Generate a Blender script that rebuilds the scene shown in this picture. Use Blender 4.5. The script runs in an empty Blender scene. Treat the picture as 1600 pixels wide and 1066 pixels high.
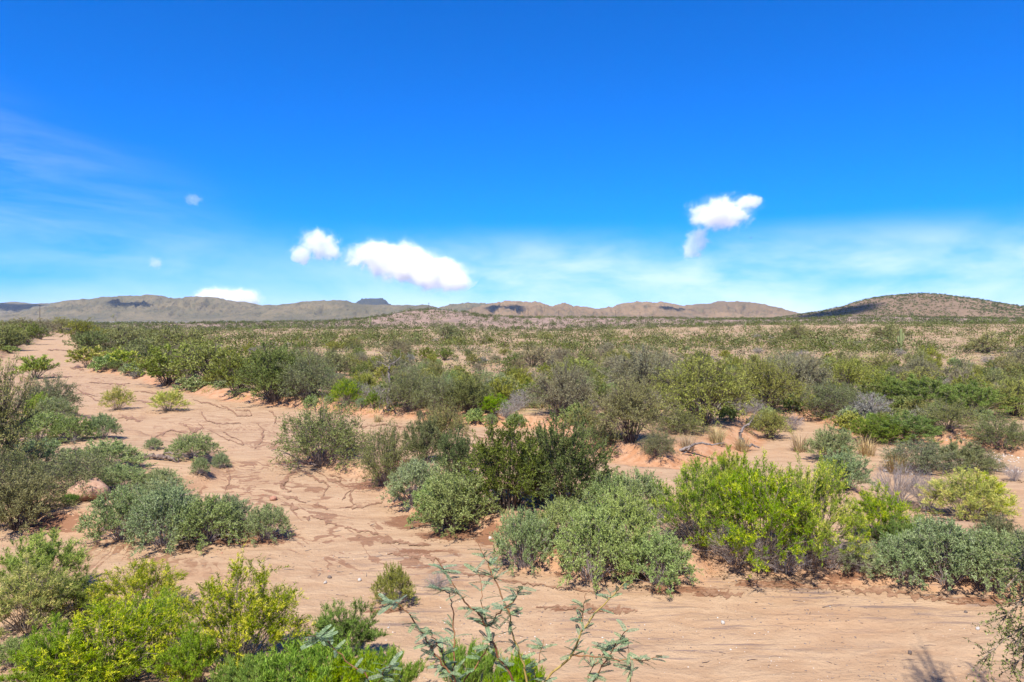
import bpy, math, random
import numpy as np

# ------------------------------------------------------------------ camera, sky, sun, exposure
SC = bpy.context.scene
COL = SC.collection
F = 1067.0            # focal length in photo pixels (24 mm on 36 mm, photo 1600 px wide)
HZ = 503.0            # photo row of the true horizon
EYE = 5.5             # eye height over the wash floor

cam = bpy.data.cameras.new('camera')
cam.lens = 24.0; cam.sensor_width = 36.0
cam.shift_y = -(533.0 - HZ) / 1600.0
cam.clip_start = 0.1; cam.clip_end = 60000
cam_o = bpy.data.objects.new('camera', cam)
cam_o.location = (0, 0, EYE); cam_o.rotation_euler = (math.radians(90), 0, 0)
COL.objects.link(cam_o); SC.camera = cam_o

SUN_EL = 56.0
SUN_H = (-0.28, -0.96)          # horizontal direction towards the sun: behind the camera, a little left
w = bpy.data.worlds.new('World'); SC.world = w; w.use_nodes = True
sun = bpy.data.lights.new('sun', 'SUN'); sun.energy = 5.0; sun.angle = math.radians(0.53); sun.color = (1.0, 0.95, 0.86)
sun_o = bpy.data.objects.new('sun', sun); COL.objects.link(sun_o)
_ce, _se = math.cos(math.radians(SUN_EL)), math.sin(math.radians(SUN_EL))
from mathutils import Vector
sun_o.rotation_euler = Vector((SUN_H[0]*_ce, SUN_H[1]*_ce, _se)).to_track_quat('Z', 'Y').to_euler()
SC.view_settings.view_transform = 'Standard'; SC.view_settings.look = 'None'
SC.view_settings.exposure = 0.78; SC.view_settings.gamma = 1.0; SC.view_settings.use_curve_mapping = False
SC.cycles.max_bounces = 16; SC.cycles.diffuse_bounces = 3; SC.cycles.volume_bounces = 16
SC.cycles.transmission_bounces = 4; SC.cycles.use_denoising = True


class NT:
    """small helper around a node tree"""
    def __init__(self, tree):
        self.t = tree; tree.nodes.clear()
    def n(self, typ, ins=None, **props):
        nd = self.t.nodes.new(typ)
        for k, v in props.items(): setattr(nd, k, v)
        for k, v in (ins or {}).items():
            s = nd.inputs[k]
            if hasattr(v, 'is_linked') or hasattr(v, 'links'): self.t.links.new(v, s)
            else: s.default_value = v
        return nd
    def m(self, op, a, b=0.0, c=0.0, clamp=False):
        return self.n('ShaderNodeMath', {0: a, 1: b, 2: c}, operation=op, use_clamp=clamp).outputs[0]
    def ss(self, x, lo, hi, a=0.0, b=1.0):
        nd = self.n('ShaderNodeMapRange', {'Value': x, 'From Min': lo, 'From Max': hi, 'To Min': a, 'To Max': b}, interpolation_type='SMOOTHSTEP')
        return nd.outputs[0]
    def mix(self, f, a, b):
        nd = self.n('ShaderNodeMix', data_type='RGBA')
        for s, v in ((0, f), (6, a), (7, b)):
            if hasattr(v, 'links'): self.t.links.new(v, nd.inputs[s])
            else: nd.inputs[s].default_value = v if s == 0 else (tuple(v) + (1,) if len(v) == 3 else v)
        return nd.outputs[2]
    def noise(self, vec, scale, detail=4.0, rough=0.55, dist=0.0):
        return self.n('ShaderNodeTexNoise', {'Vector': vec, 'Scale': scale, 'Detail': detail, 'Roughness': rough, 'Distortion': dist}).outputs[0]
    def ramp(self, f, stops):
        nd = self.n('ShaderNodeValToRGB', {0: f}); cr = nd.color_ramp
        while len(cr.elements) < len(stops): cr.elements.new(0.5)
        for e, (p, c) in zip(cr.elements, stops): e.position = p; e.color = tuple(c) + (1,)
        return nd.outputs[0]
    def vmul(self, v, s):
        return self.n('ShaderNodeVectorMath', {0: v, 1: s}, operation='MULTIPLY').outputs[0]
    def vadd(self, v, s):
        return self.n('ShaderNodeVectorMath', {0: v, 1: s}, operation='ADD').outputs[0]
    def link(self, a, b): self.t.links.new(a, b)


def make_world():
    g = NT(w.node_tree)
    sky = g.n('ShaderNodeTexSky', sky_type='NISHITA', sun_disc=False)
    sky.sun_elevation = math.radians(SUN_EL)
    sky.sun_rotation = math.atan2(SUN_H[0], SUN_H[1])
    sky.altitude = 1100; sky.air_density = 1.0; sky.dust_density = 0.15; sky.ozone_density = 4.0
    hs = g.n('ShaderNodeHueSaturation', {'Hue': 0.496, 'Saturation': 1.5, 'Value': 1.0, 'Color': g.vmul(sky.outputs[0], (.72, .86, 1.42))})
    # thin high cirrus: veils in the air itself, laid out by compass direction
    tc = g.n('ShaderNodeTexCoord').outputs['Generated']
    sx = g.n('ShaderNodeSeparateXYZ', {0: tc})
    hy = g.m('MAXIMUM', g.m('SQRT', g.m('ADD', g.m('MULTIPLY', sx.outputs[0], sx.outputs[0]), g.m('MULTIPLY', sx.outputs[1], sx.outputs[1]))), 0.05)
    el = g.m('DIVIDE', sx.outputs[2], hy)
    az = g.m('ARCTAN2', sx.outputs[0], sx.outputs[1])
    v = g.n('ShaderNodeCombineXYZ', {0: g.m('MULTIPLY', az, 3.0), 1: g.m('MULTIPLY', el, 8.0), 2: 0.0}).outputs[0]
    n1 = g.noise(v, 1.5, 5.0, 0.58, 0.25)
    v2 = g.n('ShaderNodeCombineXYZ', {0: g.m('MULTIPLY', g.m('ADD', az, g.m('MULTIPLY', el, 2.2)), 5.0), 1: g.m('MULTIPLY', el, 22.0), 2: 3.0}).outputs[0]
    n2 = g.noise(v2, 1.0, 5.0, 0.6, 0.5)
    band = g.m('MULTIPLY', g.ss(el, 0.15, 0.07), g.ss(az, -0.45, 0.1, 0.35, 1.0))
    veil = g.m('MULTIPLY', band, g.ss(n1, 0.28, 0.70, .18, 1.0))
    # a diagonal streak low on the left of the view
    t = g.m('ADD', el, g.m('MULTIPLY', g.m('ADD', az, 0.64), 0.34))
    streak = g.m('MULTIPLY', g.m('MULTIPLY', g.ss(t, 0.03, 0.155), g.ss(t, 0.30, 0.16)), g.m('MULTIPLY', g.ss(az, -0.25, -0.62), g.ss(n2, 0.25, 0.75)))
    fac = g.m('ADD', g.m('MULTIPLY', veil, 0.66), g.m('MULTIPLY', streak, 0.19), clamp=True)
    col = g.mix(fac, hs.outputs[0], (7.6, 8.3, 9.3))
    bg = g.n('ShaderNodeBackground', {'Color': col, 'Strength': 0.092})
    out = g.n('ShaderNodeOutputWorld'); g.link(bg.outputs[0], out.inputs['Surface'])
make_world()

# ------------------------------------------------------------------ small maths
def ss(a, b, x):
    t = np.clip((np.asarray(x, float) - a) / (b - a), 0, 1); return t * t * (3 - 2 * t)
def unit(v): return v / np.maximum(np.linalg.norm(v, axis=-1, keepdims=True), 1e-9)
_PERM = np.random.RandomState(7).rand(256, 256)
def vnoise(x, y):
    xi = np.floor(x).astype(int); yi = np.floor(y).astype(int); fx = x - xi; fy = y - yi
    fx = fx * fx * (3 - 2 * fx); fy = fy * fy * (3 - 2 * fy)
    a = _PERM[xi & 255, yi & 255]; b = _PERM[(xi + 1) & 255, yi & 255]
    c = _PERM[xi & 255, (yi + 1) & 255]; d = _PERM[(xi + 1) & 255, (yi + 1) & 255]
    return (a * (1 - fx) + b * fx) * (1 - fy) + (c * (1 - fx) + d * fx) * fy
def fbm(x, y, o=4, g=0.5):
    s = 0; a = 1; n = 0
    for i in range(o):
        s = s + a * vnoise(x * 2 ** i + 17.3 * i, y * 2 ** i + 9.1 * i); n += a; a *= g
    return s / n
def ground_xy(px, py):
    d = EYE * F / (py - HZ); return ((px - 800) / F * d, d)
def poly(pts): return np.array([ground_xy(*p) for p in pts])
def sdist(P, x, y):
    """signed distance to polygon P, positive inside"""
    x = np.asarray(x, float); y = np.asarray(y, float)
    d2 = np.full(x.shape, 1e18); inside = np.zeros(x.shape, bool)
    for (ax, ay), (bx, by) in zip(P, np.roll(P, -1, 0)):
        ex, ey = bx - ax, by - ay; L = ex * ex + ey * ey + 1e-12
        t = np.clip(((x - ax) * ex + (y - ay) * ey) / L, 0, 1)
        d2 = np.minimum(d2, (x - ax - t * ex) ** 2 + (y - ay - t * ey) ** 2)
        c = ((ay > y) != (by > y)) & (x < ex * (y - ay) / (ey if abs(ey) > 1e-12 else 1e-12) + ax)
        inside ^= c
    return np.where(inside, 1, -1) * np.sqrt(d2)

# ------------------------------------------------------------------ the ground: a dry wash between low banks
WASH = poly([(72, 521), (112, 521), (121, 560), (140, 578), (205, 588), (260, 606), (330, 620), (440, 637), (560, 651), (640, 657), (760, 665),
             (850, 672), (885, 700), (960, 722), (1050, 737), (1130, 717), (1185, 688), (1212, 656), (1285, 655), (1350, 690),
             (1430, 694), (1500, 697), (1600, 714), (1760, 730), (2100, 1250), (-700, 1250), (-300, 640), (-60, 580), (0, 558), (42, 541)])
ISL_L = poly([(-200, 600), (40, 592), (98, 640), (180, 672), (335, 712), (358, 738), (290, 775), (370, 806), (455, 832), (445, 850), (330, 852), (150, 846), (30, 822), (-200, 830)])
ISL_M = poly([(436, 716), (520, 731), (592, 762), (632, 806), (775, 838), (798, 882), (920, 908), (1085, 914), (1120, 885), (1230, 892), (1330, 902), (1580, 925), (1800, 940),
              (1800, 860), (1430, 815), (1330, 765), (1180, 735), (1090, 748), (1000, 742), (940, 735), (890, 708), (720, 700), (600, 700), (560, 700)])
BANK_N = np.array([(-14, 12.2), (-8.5, 11.5), (-6, 10.8), (-3, 10.3), (-1, 9.6), (1, 8.8), (3.5, 8.2), (8, 8.2), (14, 8.8), (30, 6), (30, -40), (-30, -40), (-30, 12)], float)
U_X = np.array([-900, 300, 480, 560, 600, 640, 680, 720, 760, 820, 900, 1000, 1100, 1250, 1320, 1400, 1500, 1650, 2500])
U_Z = np.array([4.2, 4.2, 5.0, 6.5, 9.0, 12.0, 13.2, 11.8, 9.4, 8.4, 8.0, 7.6, 7.2, 7.4, 8.6, 8.4, 7.6, 6.0, 5.0])

def height(x, y, parts=False):
    x = np.asarray(x, float); y = np.asarray(y, float)
    wob = (fbm(x * .35, y * .35, 3) - .5)
    s = sdist(WASH, x, y) + wob * np.clip(y * .04, .8, 4)
    u = x / np.maximum(y, 4) * F + 800
    sand = ss(-0.15, 0.6, s)
    # the plain outside the wash
    pl = 0.55 + 1.1 * ss(60, 200, y) + (fbm(x * .05, y * .05, 3) - .5) * 1.1 * ss(35, 90, y)
    pl = pl + ss(95, 250, y) * 2.7 * ss(820, 1250, u)
    pl = pl + 1.2 * ss(50, 90, y) * ss(330, 420, u) * ss(900, 700, u) * .5
    crest = np.interp(u, U_X, U_Z) + (fbm(x * .03, y * .03, 4) - .5) * 2.2
    up = ss(300, 450, y) * (1 - ss(470, 700, y) * .7)
    pl = pl + np.maximum(crest - pl, 0) * up
    bank = ss(0.0, -1.3, s)
    z = bank * pl
    # islands
    iL = sdist(ISL_L, x, y) + wob * 1.4; iM = sdist(ISL_M, x, y) + wob * 1.3
    z = z + sand * (0.34 * ss(-.05, .55, iL) + 0.38 * ss(-.05, .6, iM) + (0.12 * ss(.5, 3, iM) + .2 * ss(.5, 3, iL)) * fbm(x * .8, y * .8, 2))
    # near bank rising to the camera
    nb = sdist(BANK_N, x, y) + wob * 1.0
    z = z + 0.16 * ss(-.2, .7, nb) + 3.9 * ss(10.5, -1.0, y) * ss(-.1, 2.5, nb) * np.clip(1.0, 0, 1)
    # shallow braided channels and soft relief in the sand
    ch = fbm(x * .22 + y * .05, y * .5 + 1.5 * wob, 4) - .5
    z = z + sand * (ch * 0.16 * ss(4, 14, y) + (fbm(x * 1.3, y * 2.0, 3) - .5) * .05 + (fbm(x * 4.1, y * 5.3, 2) - .5) * .018)
    z = z + (1 - sand) * (fbm(x * .6, y * .6, 3) - .5) * .22
    if not parts: return z
    return z, dict(s=s, sand=sand, iL=iL, iM=iM, nb=nb, u=u)

def h1(x, y): return float(height(np.array([x]), np.array([y]))[0])
_D = np.geomspace(5, 900, 5000)
def at(px, py):
    """the ground point seen at a photo pixel"""
    x = (px - 800) / F * _D; z = EYE - (py - HZ) / F * _D
    g = height(x, _D) >= z
    i = int(np.argmax(g)) if g.any() else len(_D) - 1
    return x[i], _D[i], h1(x[i], _D[i])

def mesh_of(name, V, Fc, attrs=None, smooth=False, mat=None, cols=None):
    V = np.asarray(V, np.float32); me = bpy.data.meshes.new(name)
    groups = Fc if isinstance(Fc, list) else [Fc]
    groups = [np.asarray(q, np.int32) for q in groups if len(q)]
    me.vertices.add(len(V)); me.vertices.foreach_set('co', V.ravel())
    idx = np.concatenate([q.ravel() for q in groups]); tot = np.concatenate([np.full(len(q), q.shape[1]) for q in groups])
    st = np.concatenate([[0], np.cumsum(tot)[:-1]]).astype(np.int32)
    me.loops.add(len(idx)); me.loops.foreach_set('vertex_index', idx)
    me.polygons.add(len(tot)); me.polygons.foreach_set('loop_start', st)
    if smooth: me.polygons.foreach_set('use_smooth', np.ones(len(tot), bool))
    me.update(calc_edges=True)
    for k, a in (attrs or {}).items():
        me.attributes.new(k, 'FLOAT', 'POINT').data.foreach_set('value', np.asarray(a, np.float32))
    for k, a in (cols or {}).items():
        c = np.ones((len(V), 4), np.float32); c[:, :3] = a
        me.attributes.new(k, 'FLOAT_COLOR', 'POINT').data.foreach_set('color', c.ravel())
    if mat: me.materials.append(mat)
    return me
def link(name, me, parent=None, kind=None, label=None, cat=None, group=None):
    o = bpy.data.objects.new(name, me); COL.objects.link(o)
    if parent is not None: o.parent = parent
    for k, v in (('kind', kind), ('label', label), ('category', cat), ('group', group)):
        if v: o[k] = v
    return o
def principled(name):
    m = bpy.data.materials.new(name); m.use_nodes = True; g = NT(m.node_tree)
    p = g.n('ShaderNodeBsdfPrincipled'); o = g.n('ShaderNodeOutputMaterial'); g.link(p.outputs[0], o.inputs[0])
    p.inputs['Specular IOR Level'].default_value = 0.15; p.inputs['Roughness'].default_value = 0.9
    return m, g, p

def ground_material():
    m, g, p = principled('desert_ground')
    pos = g.n('ShaderNodeNewGeometry').outputs['Position']
    z1 = g.n('ShaderNodeSeparateColor', {0: g.n('ShaderNodeAttribute', attribute_name='zone').outputs['Color']})
    z2 = g.n('ShaderNodeSeparateColor', {0: g.n('ShaderNodeAttribute', attribute_name='zone2').outputs['Color']})
    sand, wetf, cont = z1.outputs; bank, streak, far = z2.outputs
    big = g.noise(pos, .25, 5); mid = g.noise(pos, 2.2, 6, .6); fine = g.noise(pos, 26, 4, .7)
    flat = g.vmul(pos, (1.0, 2.6, 1.0))
    flow = g.noise(flat, .9, 7, .62, .6)
    sandc = g.mix(g.ss(flow, .3, .7), (.342, .214, .122), (.425, .288, .173))
    sandc = g.mix(g.m('MULTIPLY', g.ss(fine, .55, .75), .35), sandc, (.24, .14, .08))
    sandc = g.mix(g.m('MULTIPLY', g.ss(big, .52, .68), .35), sandc, (.38, .22, .12))
    soil = g.mix(g.ss(big, .35, .65), (.31, .19, .112), (.37, .255, .155))
    soil = g.mix(g.m('MULTIPLY', g.ss(g.noise(pos, .6, 5, .6), .48, .62), .55), soil, (.30, .24, .10))
    soil = g.mix(g.m('MULTIPLY', g.ss(mid, .55, .7), .5), soil, (.25, .17, .11))
    pink = g.mix(g.ss(g.noise(pos, .12, 6, .65), .4, .62), (.30, .205, .155), (.20, .14, .105))
    soil = g.mix(far, soil, pink)
    redc = g.mix(g.ss(mid, .35, .65), (.36, .175, .085), (.43, .25, .145))
    col = g.mix(sand, soil, sandc)
    col = g.mix(bank, col, redc)
    # drying fronts: dark rims round patches of damp sand
    wv = g.vmul(pos, (1.0, 1.0, .0))
    al = g.n('ShaderNodeVectorMath', {0: pos, 1: (.6, -.8, 0)}, operation='DOT_PRODUCT').outputs['Value']; ac = g.n('ShaderNodeVectorMath', {0: pos, 1: (.8, .6, 0)}, operation='DOT_PRODUCT').outputs['Value']
    fv = g.n('ShaderNodeCombineXYZ', {0: g.m('MULTIPLY', al, .24), 1: g.m('MULTIPLY', ac, .62), 2: 0.0}).outputs[0]
    wn = g.noise(fv, 1.0, 3.5, .52, 1.0)
    wob = g.noise(wv, 5.0, 4, .6)
    wn2 = g.m('ADD', wn, g.m('MULTIPLY', g.m('SUBTRACT', wob, .5), .05))
    thick = g.m('MULTIPLY', g.m('POWER', g.ss(g.noise(wv, 1.3, 3, .6), .36, .70), 2.0), .05)
    rim = g.m('MAXIMUM', g.ss(g.m('SUBTRACT', g.m('ABSOLUTE', g.m('SUBTRACT', wn2, .50)), thick), .010, .0), g.m('MULTIPLY', g.ss(g.m('SUBTRACT', g.m('ABSOLUTE', g.m('SUBTRACT', wn2, .60)), g.m('MULTIPLY', thick, .6)), .010, .0), .9))
    gate = g.ss(g.noise(wv, .33, 3, .6), .42, .50)
    inner = g.m('MULTIPLY', g.ss(wn2, .63, .655), g.ss(g.noise(wv, 3.0, 4, .7), .42, .56))
    cn = g.m('MULTIPLY', cont, g.m('MAXIMUM', g.m('MULTIPLY', rim, gate), inner), clamp=True)
    fl = g.m('ADD', wetf, g.m('MULTIPLY', g.m('SUBTRACT', g.noise(g.vmul(pos, (1, 2.2, 0)), 2.3, 7, .72, .8), .5), 2.0))
    fill = g.m('MULTIPLY', g.ss(fl, .50, .58), g.ss(wetf, .12, .3))
    wet = g.m('MAXIMUM', g.m('MULTIPLY', cn, .72), g.m('MULTIPLY', fill, .92), clamp=True)
    # dark mineral streaks
    sn = g.noise(g.vadd(g.vmul(pos, (.5, 4.5, 1)), (3, 9, 0)), 1.1, 6, .7, .5)
    stc = g.m('MULTIPLY', streak, g.ss(sn, .5, .62), clamp=True)
    col = g.mix(g.m('MULTIPLY', stc, .85), col, (.17, .12, .10))
    col = g.mix(wet, col, (.205, .098, .052))
    # flecks of dark grit and twig litter
    vor = g.n('ShaderNodeTexVoronoi', {'Vector': pos, 'Scale': 9.0}).outputs[0]
    vor2 = g.n('ShaderNodeTexVoronoi', {'Vector': pos, 'Scale': 24.0}).outputs[0]
    fleck = g.m('MAXIMUM', g.m('MULTIPLY', g.ss(vor, .17, .09), g.ss(g.noise(pos, 1.1, 4, .7), .50, .60)), g.m('MULTIPLY', g.ss(vor2, .22, .12), g.ss(g.noise(pos, .7, 4, .7), .48, .62)))
    col = g.mix(g.m('MULTIPLY', fleck, .75), col, (.15, .085, .055))
    g.link(col, p.inputs['Base Color'])
    rough = g.m('SUBTRACT', .95, g.m('MULTIPLY', wet, .35)); g.link(rough, p.inputs['Roughness'])
    hgt = g.m('ADD', g.m('MULTIPLY', mid, .055), g.m('ADD', g.m('MULTIPLY', fine, .016), g.m('ADD', g.m('MULTIPLY', flow, .08), g.m('MULTIPLY', g.noise(pos, 8.0, 5, .65), .03))))
    b = g.n('ShaderNodeBump', {'Height': hgt, 'Strength': .9, 'Distance': 1.0}); g.link(b.outputs[0], p.inputs['Normal'])
    return m

WET = [  # px, py, half width px, half height px : damp sand at the foot of the banks and in hollows
    (95, 826, 55, 7), (385, 846, 70, 9), (440, 838, 30, 8), (640, 815, 45, 13), (575, 760, 40, 8), (762, 840, 26, 12), (600, 950, 45, 5), (655, 862, 50, 5),
    (1060, 920, 60, 9), (1112, 926, 36, 6), (915, 951, 75, 5), (1210, 912, 90, 6), (1540, 940, 70, 6), (620, 740, 40, 7), (1320, 905, 60, 5),
    (700, 835, 60, 10), (470, 722, 40, 5), (1010, 903, 40, 8), (860, 880, 40, 8), (655, 884, 60, 3), (830, 862, 30, 5), (1080, 640, 1, 1)]
def ground():
    ys = np.concatenate([np.linspace(-25, 3.6, 24), np.geomspace(4, 9000, 450)])
    us = np.linspace(-1.2, 1.2, 400)
    X = us[None, :] * (np.maximum(ys, -2)[:, None] + 7); Y = np.repeat(ys[:, None], len(us), 1)
    x, y = X.ravel(), Y.ravel()
    z, d = height(x, y, True)
    wet = np.zeros(x.shape); pyv = HZ + EYE * F / np.maximum(y, 1); pxv = x / np.maximum(y, 1) * F + 800
    for cx, cy, rx, ry in WET:
        gx, gy = ground_xy(cx, cy); wx = rx / F * gy; wy = ry * gy * gy / (EYE * F)
        wet = np.maximum(wet, np.exp(-(((x - gx) / wx) ** 2 + ((y - gy) / wy) ** 2) * .9))
    # damp strip along the foot of the islands, facing the main channel
    foot = np.exp(-((d['iM'] - .0) / .35) ** 2) * (fbm(x * .5, y * .5, 3) > .5) * .55
    wet = np.maximum(wet, foot) * d['sand']
    cont = d['sand'] * ss(60, 22, d['iM'] * 0 + y) * ss(13.5, 16, y) * ss(980, 760, d['u']) * (d['iL'] < 0) * (d['iM'] < 0)
    cont = np.maximum(cont, d['sand'] * ss(30, 60, y) * ss(150, 60, y) * .8)
    bank = np.clip(ss(-2.6, -.6, d['s']) * ss(.5, -.1, d['s']) + .75 * np.exp(-((d['iM'] - .25) / .4) ** 2) + .5 * np.exp(-((d['iL'] - .2) / .35) ** 2), 0, 1) * ss(4, 9, y) * ss(150, 60, y)
    streak = d['sand'] * ss(10, 11, y) * ss(19, 14, y) * ss(480, 640, d['u']) * ss(.3, .6, fbm(x * .3, y * .6, 3))
    far = ss(230, 380, y)
    n, k = len(ys), len(us)
    I = np.arange(n * k).reshape(n, k)
    Q = np.stack([I[:-1, :-1], I[:-1, 1:], I[1:, 1:], I[1:, :-1]], -1).reshape(-1, 4)
    me = mesh_of('desert_ground', np.stack([x, y, z], 1), Q, smooth=True, mat=ground_material(),
                 cols=dict(zone=np.stack([d['sand'], wet, cont], 1), zone2=np.stack([bank, streak, far], 1)))
    link('ground', me, kind='structure', label='pinkish sand of a dry wash with low banks and a scrub plain')
ground()

STREAKS = [([(457, 731), (471, 734), (476, 740), (495, 749), (508, 755), (517, 761)], 4), ([(463, 741), (448, 744), (440, 753), (442, 764), (450, 770), (457, 768)], 7), ([(444, 776), (463, 779), (478, 786)], 5), ([(439, 788), (454, 790), (469, 798)], 5),
    ([(489, 789), (502, 792), (513, 796)], 5), ([(486, 734), (502, 740), (516, 751), (527, 754), (536, 749), (531, 745), (514, 741)], 3), ([(506, 755), (514, 760), (506, 770), (505, 777)], 2.5), ([(557, 762), (547, 770), (549, 787), (559, 791)], 3),
    ([(540, 794), (562, 794), (581, 789), (598, 786)], 3.5), ([(534, 783), (540, 774), (549, 766)], 2), ([(323, 671), (349, 684), (381, 697), (378, 690), (349, 676)], 2.5), ([(286, 663), (302, 674), (320, 668), (310, 662)], 4), ([(344, 632), (362, 642), (373, 650), (394, 650), (389, 641), (368, 642)], 2.5),
    ([(315, 643), (320, 658), (349, 663), (376, 662)], 2.5), ([(121, 608), (147, 624), (163, 632)], 2), ([(184, 653), (205, 655), (223, 658)], 4), ([(110, 574), (120, 576), (131, 577)], 4), ([(592, 843), (632, 850), (672, 854)], 6), ([(606, 866), (653, 868), (700, 879)], 5), ([(538, 825), (567, 830), (592, 836)], 4),
    ([(472, 807), (498, 810), (527, 823)], 5), ([(711, 894), (762, 901), (820, 912)], 4), ([(780, 908), (852, 915), (932, 926)], 3), ([(838, 948), (889, 950), (968, 955), (997, 952)], 7), ([(1180, 914), (1260, 917), (1400, 927), (1560, 947)], 6), ([(1095, 926), (1130, 930), (1165, 927)], 7),
    ([(18, 562), (40, 561), (64, 563)], 2.5), ([(8, 576), (40, 574), (72, 575)], 2.5), ([(58, 590), (84, 588), (112, 590)], 2.5), ([(74, 548), (90, 547), (106, 548)], 1.6), ([(138, 598), (170, 600), (204, 601)], 2.2), ([(208, 612), (236, 614), (262, 617)], 2.2), ([(108, 613), (130, 616), (152, 619)], 2), ([(206, 627), (224, 627), (244, 630)], 2.2),
    ([(330, 706), (352, 722), (360, 745), (352, 768)], 3), ([(400, 660), (412, 672), (408, 690), (396, 704)], 2), ([(420, 642), (432, 652), (428, 664)], 2.5), ([(560, 668), (600, 664), (650, 670), (690, 671)], 2.2), ([(585, 680), (630, 684), (660, 690)], 2), ([(700, 676), (740, 682), (775, 688)], 2), ([(300, 625), (330, 632), (352, 640)], 2), ([(225, 690), (270, 672), (290, 678)], 2)]
def wet_material():
    m, g, p = principled('wet_sand'); pos = g.n('ShaderNodeNewGeometry').outputs['Position']
    g.link(g.mix(g.ss(g.noise(pos, 5, 6, .7), .38, .62), (.20, .105, .058), (.30, .175, .104)), p.inputs['Base Color']); p.inputs['Roughness'].default_value = .7
    b = g.n('ShaderNodeBump', {'Height': g.noise(pos, 22, 4, .7), 'Strength': .5, 'Distance': .03}); g.link(b.outputs[0], p.inputs['Normal']); return m
def wet_streaks():
    mat = wet_material(); rs = np.random.RandomState(77)
    for pts, wpx in STREAKS:
        P = np.array(pts, float); C = []
        for a, b in zip(P[:-1], P[1:]):
            n = max(3, int(np.hypot(*(b - a)) / 1.6)); C += [a + (b - a) * t for t in np.linspace(0, 1, n, endpoint=False)]
        C = np.array(C + [P[-1]])
        for _ in range(5): C[1:-1] = (C[:-2] + 2 * C[1:-1] + C[2:]) / 4
        k = len(C); C[:, 1] += (fbm(np.arange(k) * .21 + wpx * 9, np.full(k, P[0, 0]), 3) - .5) * wpx * 1.3
        C[:, 0] += (fbm(np.arange(k) * .3, np.full(k, P[0, 0] * .7), 3) - .5) * wpx * 1.2; T = unit(np.gradient(C, axis=0)); N = np.stack([-T[:, 1], T[:, 0] * .9], 1)
        prof = np.clip(np.sin(np.linspace(.04, 3.10, k)), 0, 1) ** .45
        rows = []
        wl = wpx * .5 * prof * (.02 + 4.2 * fbm(np.arange(k) * .33, np.full(k, P[0, 1]), 3) ** 2.4) * (.5 + .9 * rs.uniform(0, 1, k) ** .7); wr = wpx * .5 * prof * (.02 + 4.2 * fbm(np.arange(k) * .33 + 40, np.full(k, P[0, 1]), 3) ** 2.4) * (.5 + .9 * rs.uniform(0, 1, k) ** .7)
        for w_ in (-wl, -wl * .33, wr * .33, wr):
            Q = C + N * w_[:, None]; d = EYE * F / (Q[:, 1] - HZ); x = (Q[:, 0] - 800) / F * d
            for _ in range(3): d = (EYE - height(x, d)) * F / (Q[:, 1] - HZ); x = (Q[:, 0] - 800) / F * d
            rows.append(np.stack([x, d, height(x, d) + .006 + .0004 * d], 1))
        V = np.stack(rows, 1).reshape(-1, 3); I = np.arange(k * 4).reshape(k, 4); Qd = np.stack([I[:-1, :-1], I[:-1, 1:], I[1:, 1:], I[1:, :-1]], -1).reshape(-1, 4)
        link('wet_sand', mesh_of('wet_sand', V, Qd, mat=mat, smooth=True), kind='structure', label='dark damp streak left by water on the wash sand')
wet_streaks()

# ------------------------------------------------------------------ mountains and the hill on the right
def mountain_material(name, lo, hi, dark, dots, scale):
    m, g, p = principled(name)
    pos = g.n('ShaderNodeNewGeometry').outputs['Position']
    n = g.noise(pos, scale, 8, .62)
    col = g.mix(g.ss(n, .38, .62), lo, hi)
    col = g.mix(g.m('MULTIPLY', g.ss(g.noise(pos, scale * 6, 6, .7), .5, .66), .55), col, dark)
    if dots:
        v = g.n('ShaderNodeTexVoronoi', {'Vector': pos, 'Scale': dots, 'Randomness': 1.0}).outputs[0]
        col = g.mix(g.m('MULTIPLY', g.ss(g.m('ADD', v, g.m('MULTIPLY', g.m('SUBTRACT', n, .5), .5)), .58, .42), .9), col, (.075, .085, .035))
    g.link(col, p.inputs['Base Color'])
    b = g.n('ShaderNodeBump', {'Height': g.noise(pos, scale * 4, 8, .65), 'Strength': 1.0, 'Distance': 40.0 if scale < .01 else 4.0}); g.link(b.outputs[0], p.inputs['Normal'])
    return m
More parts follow.
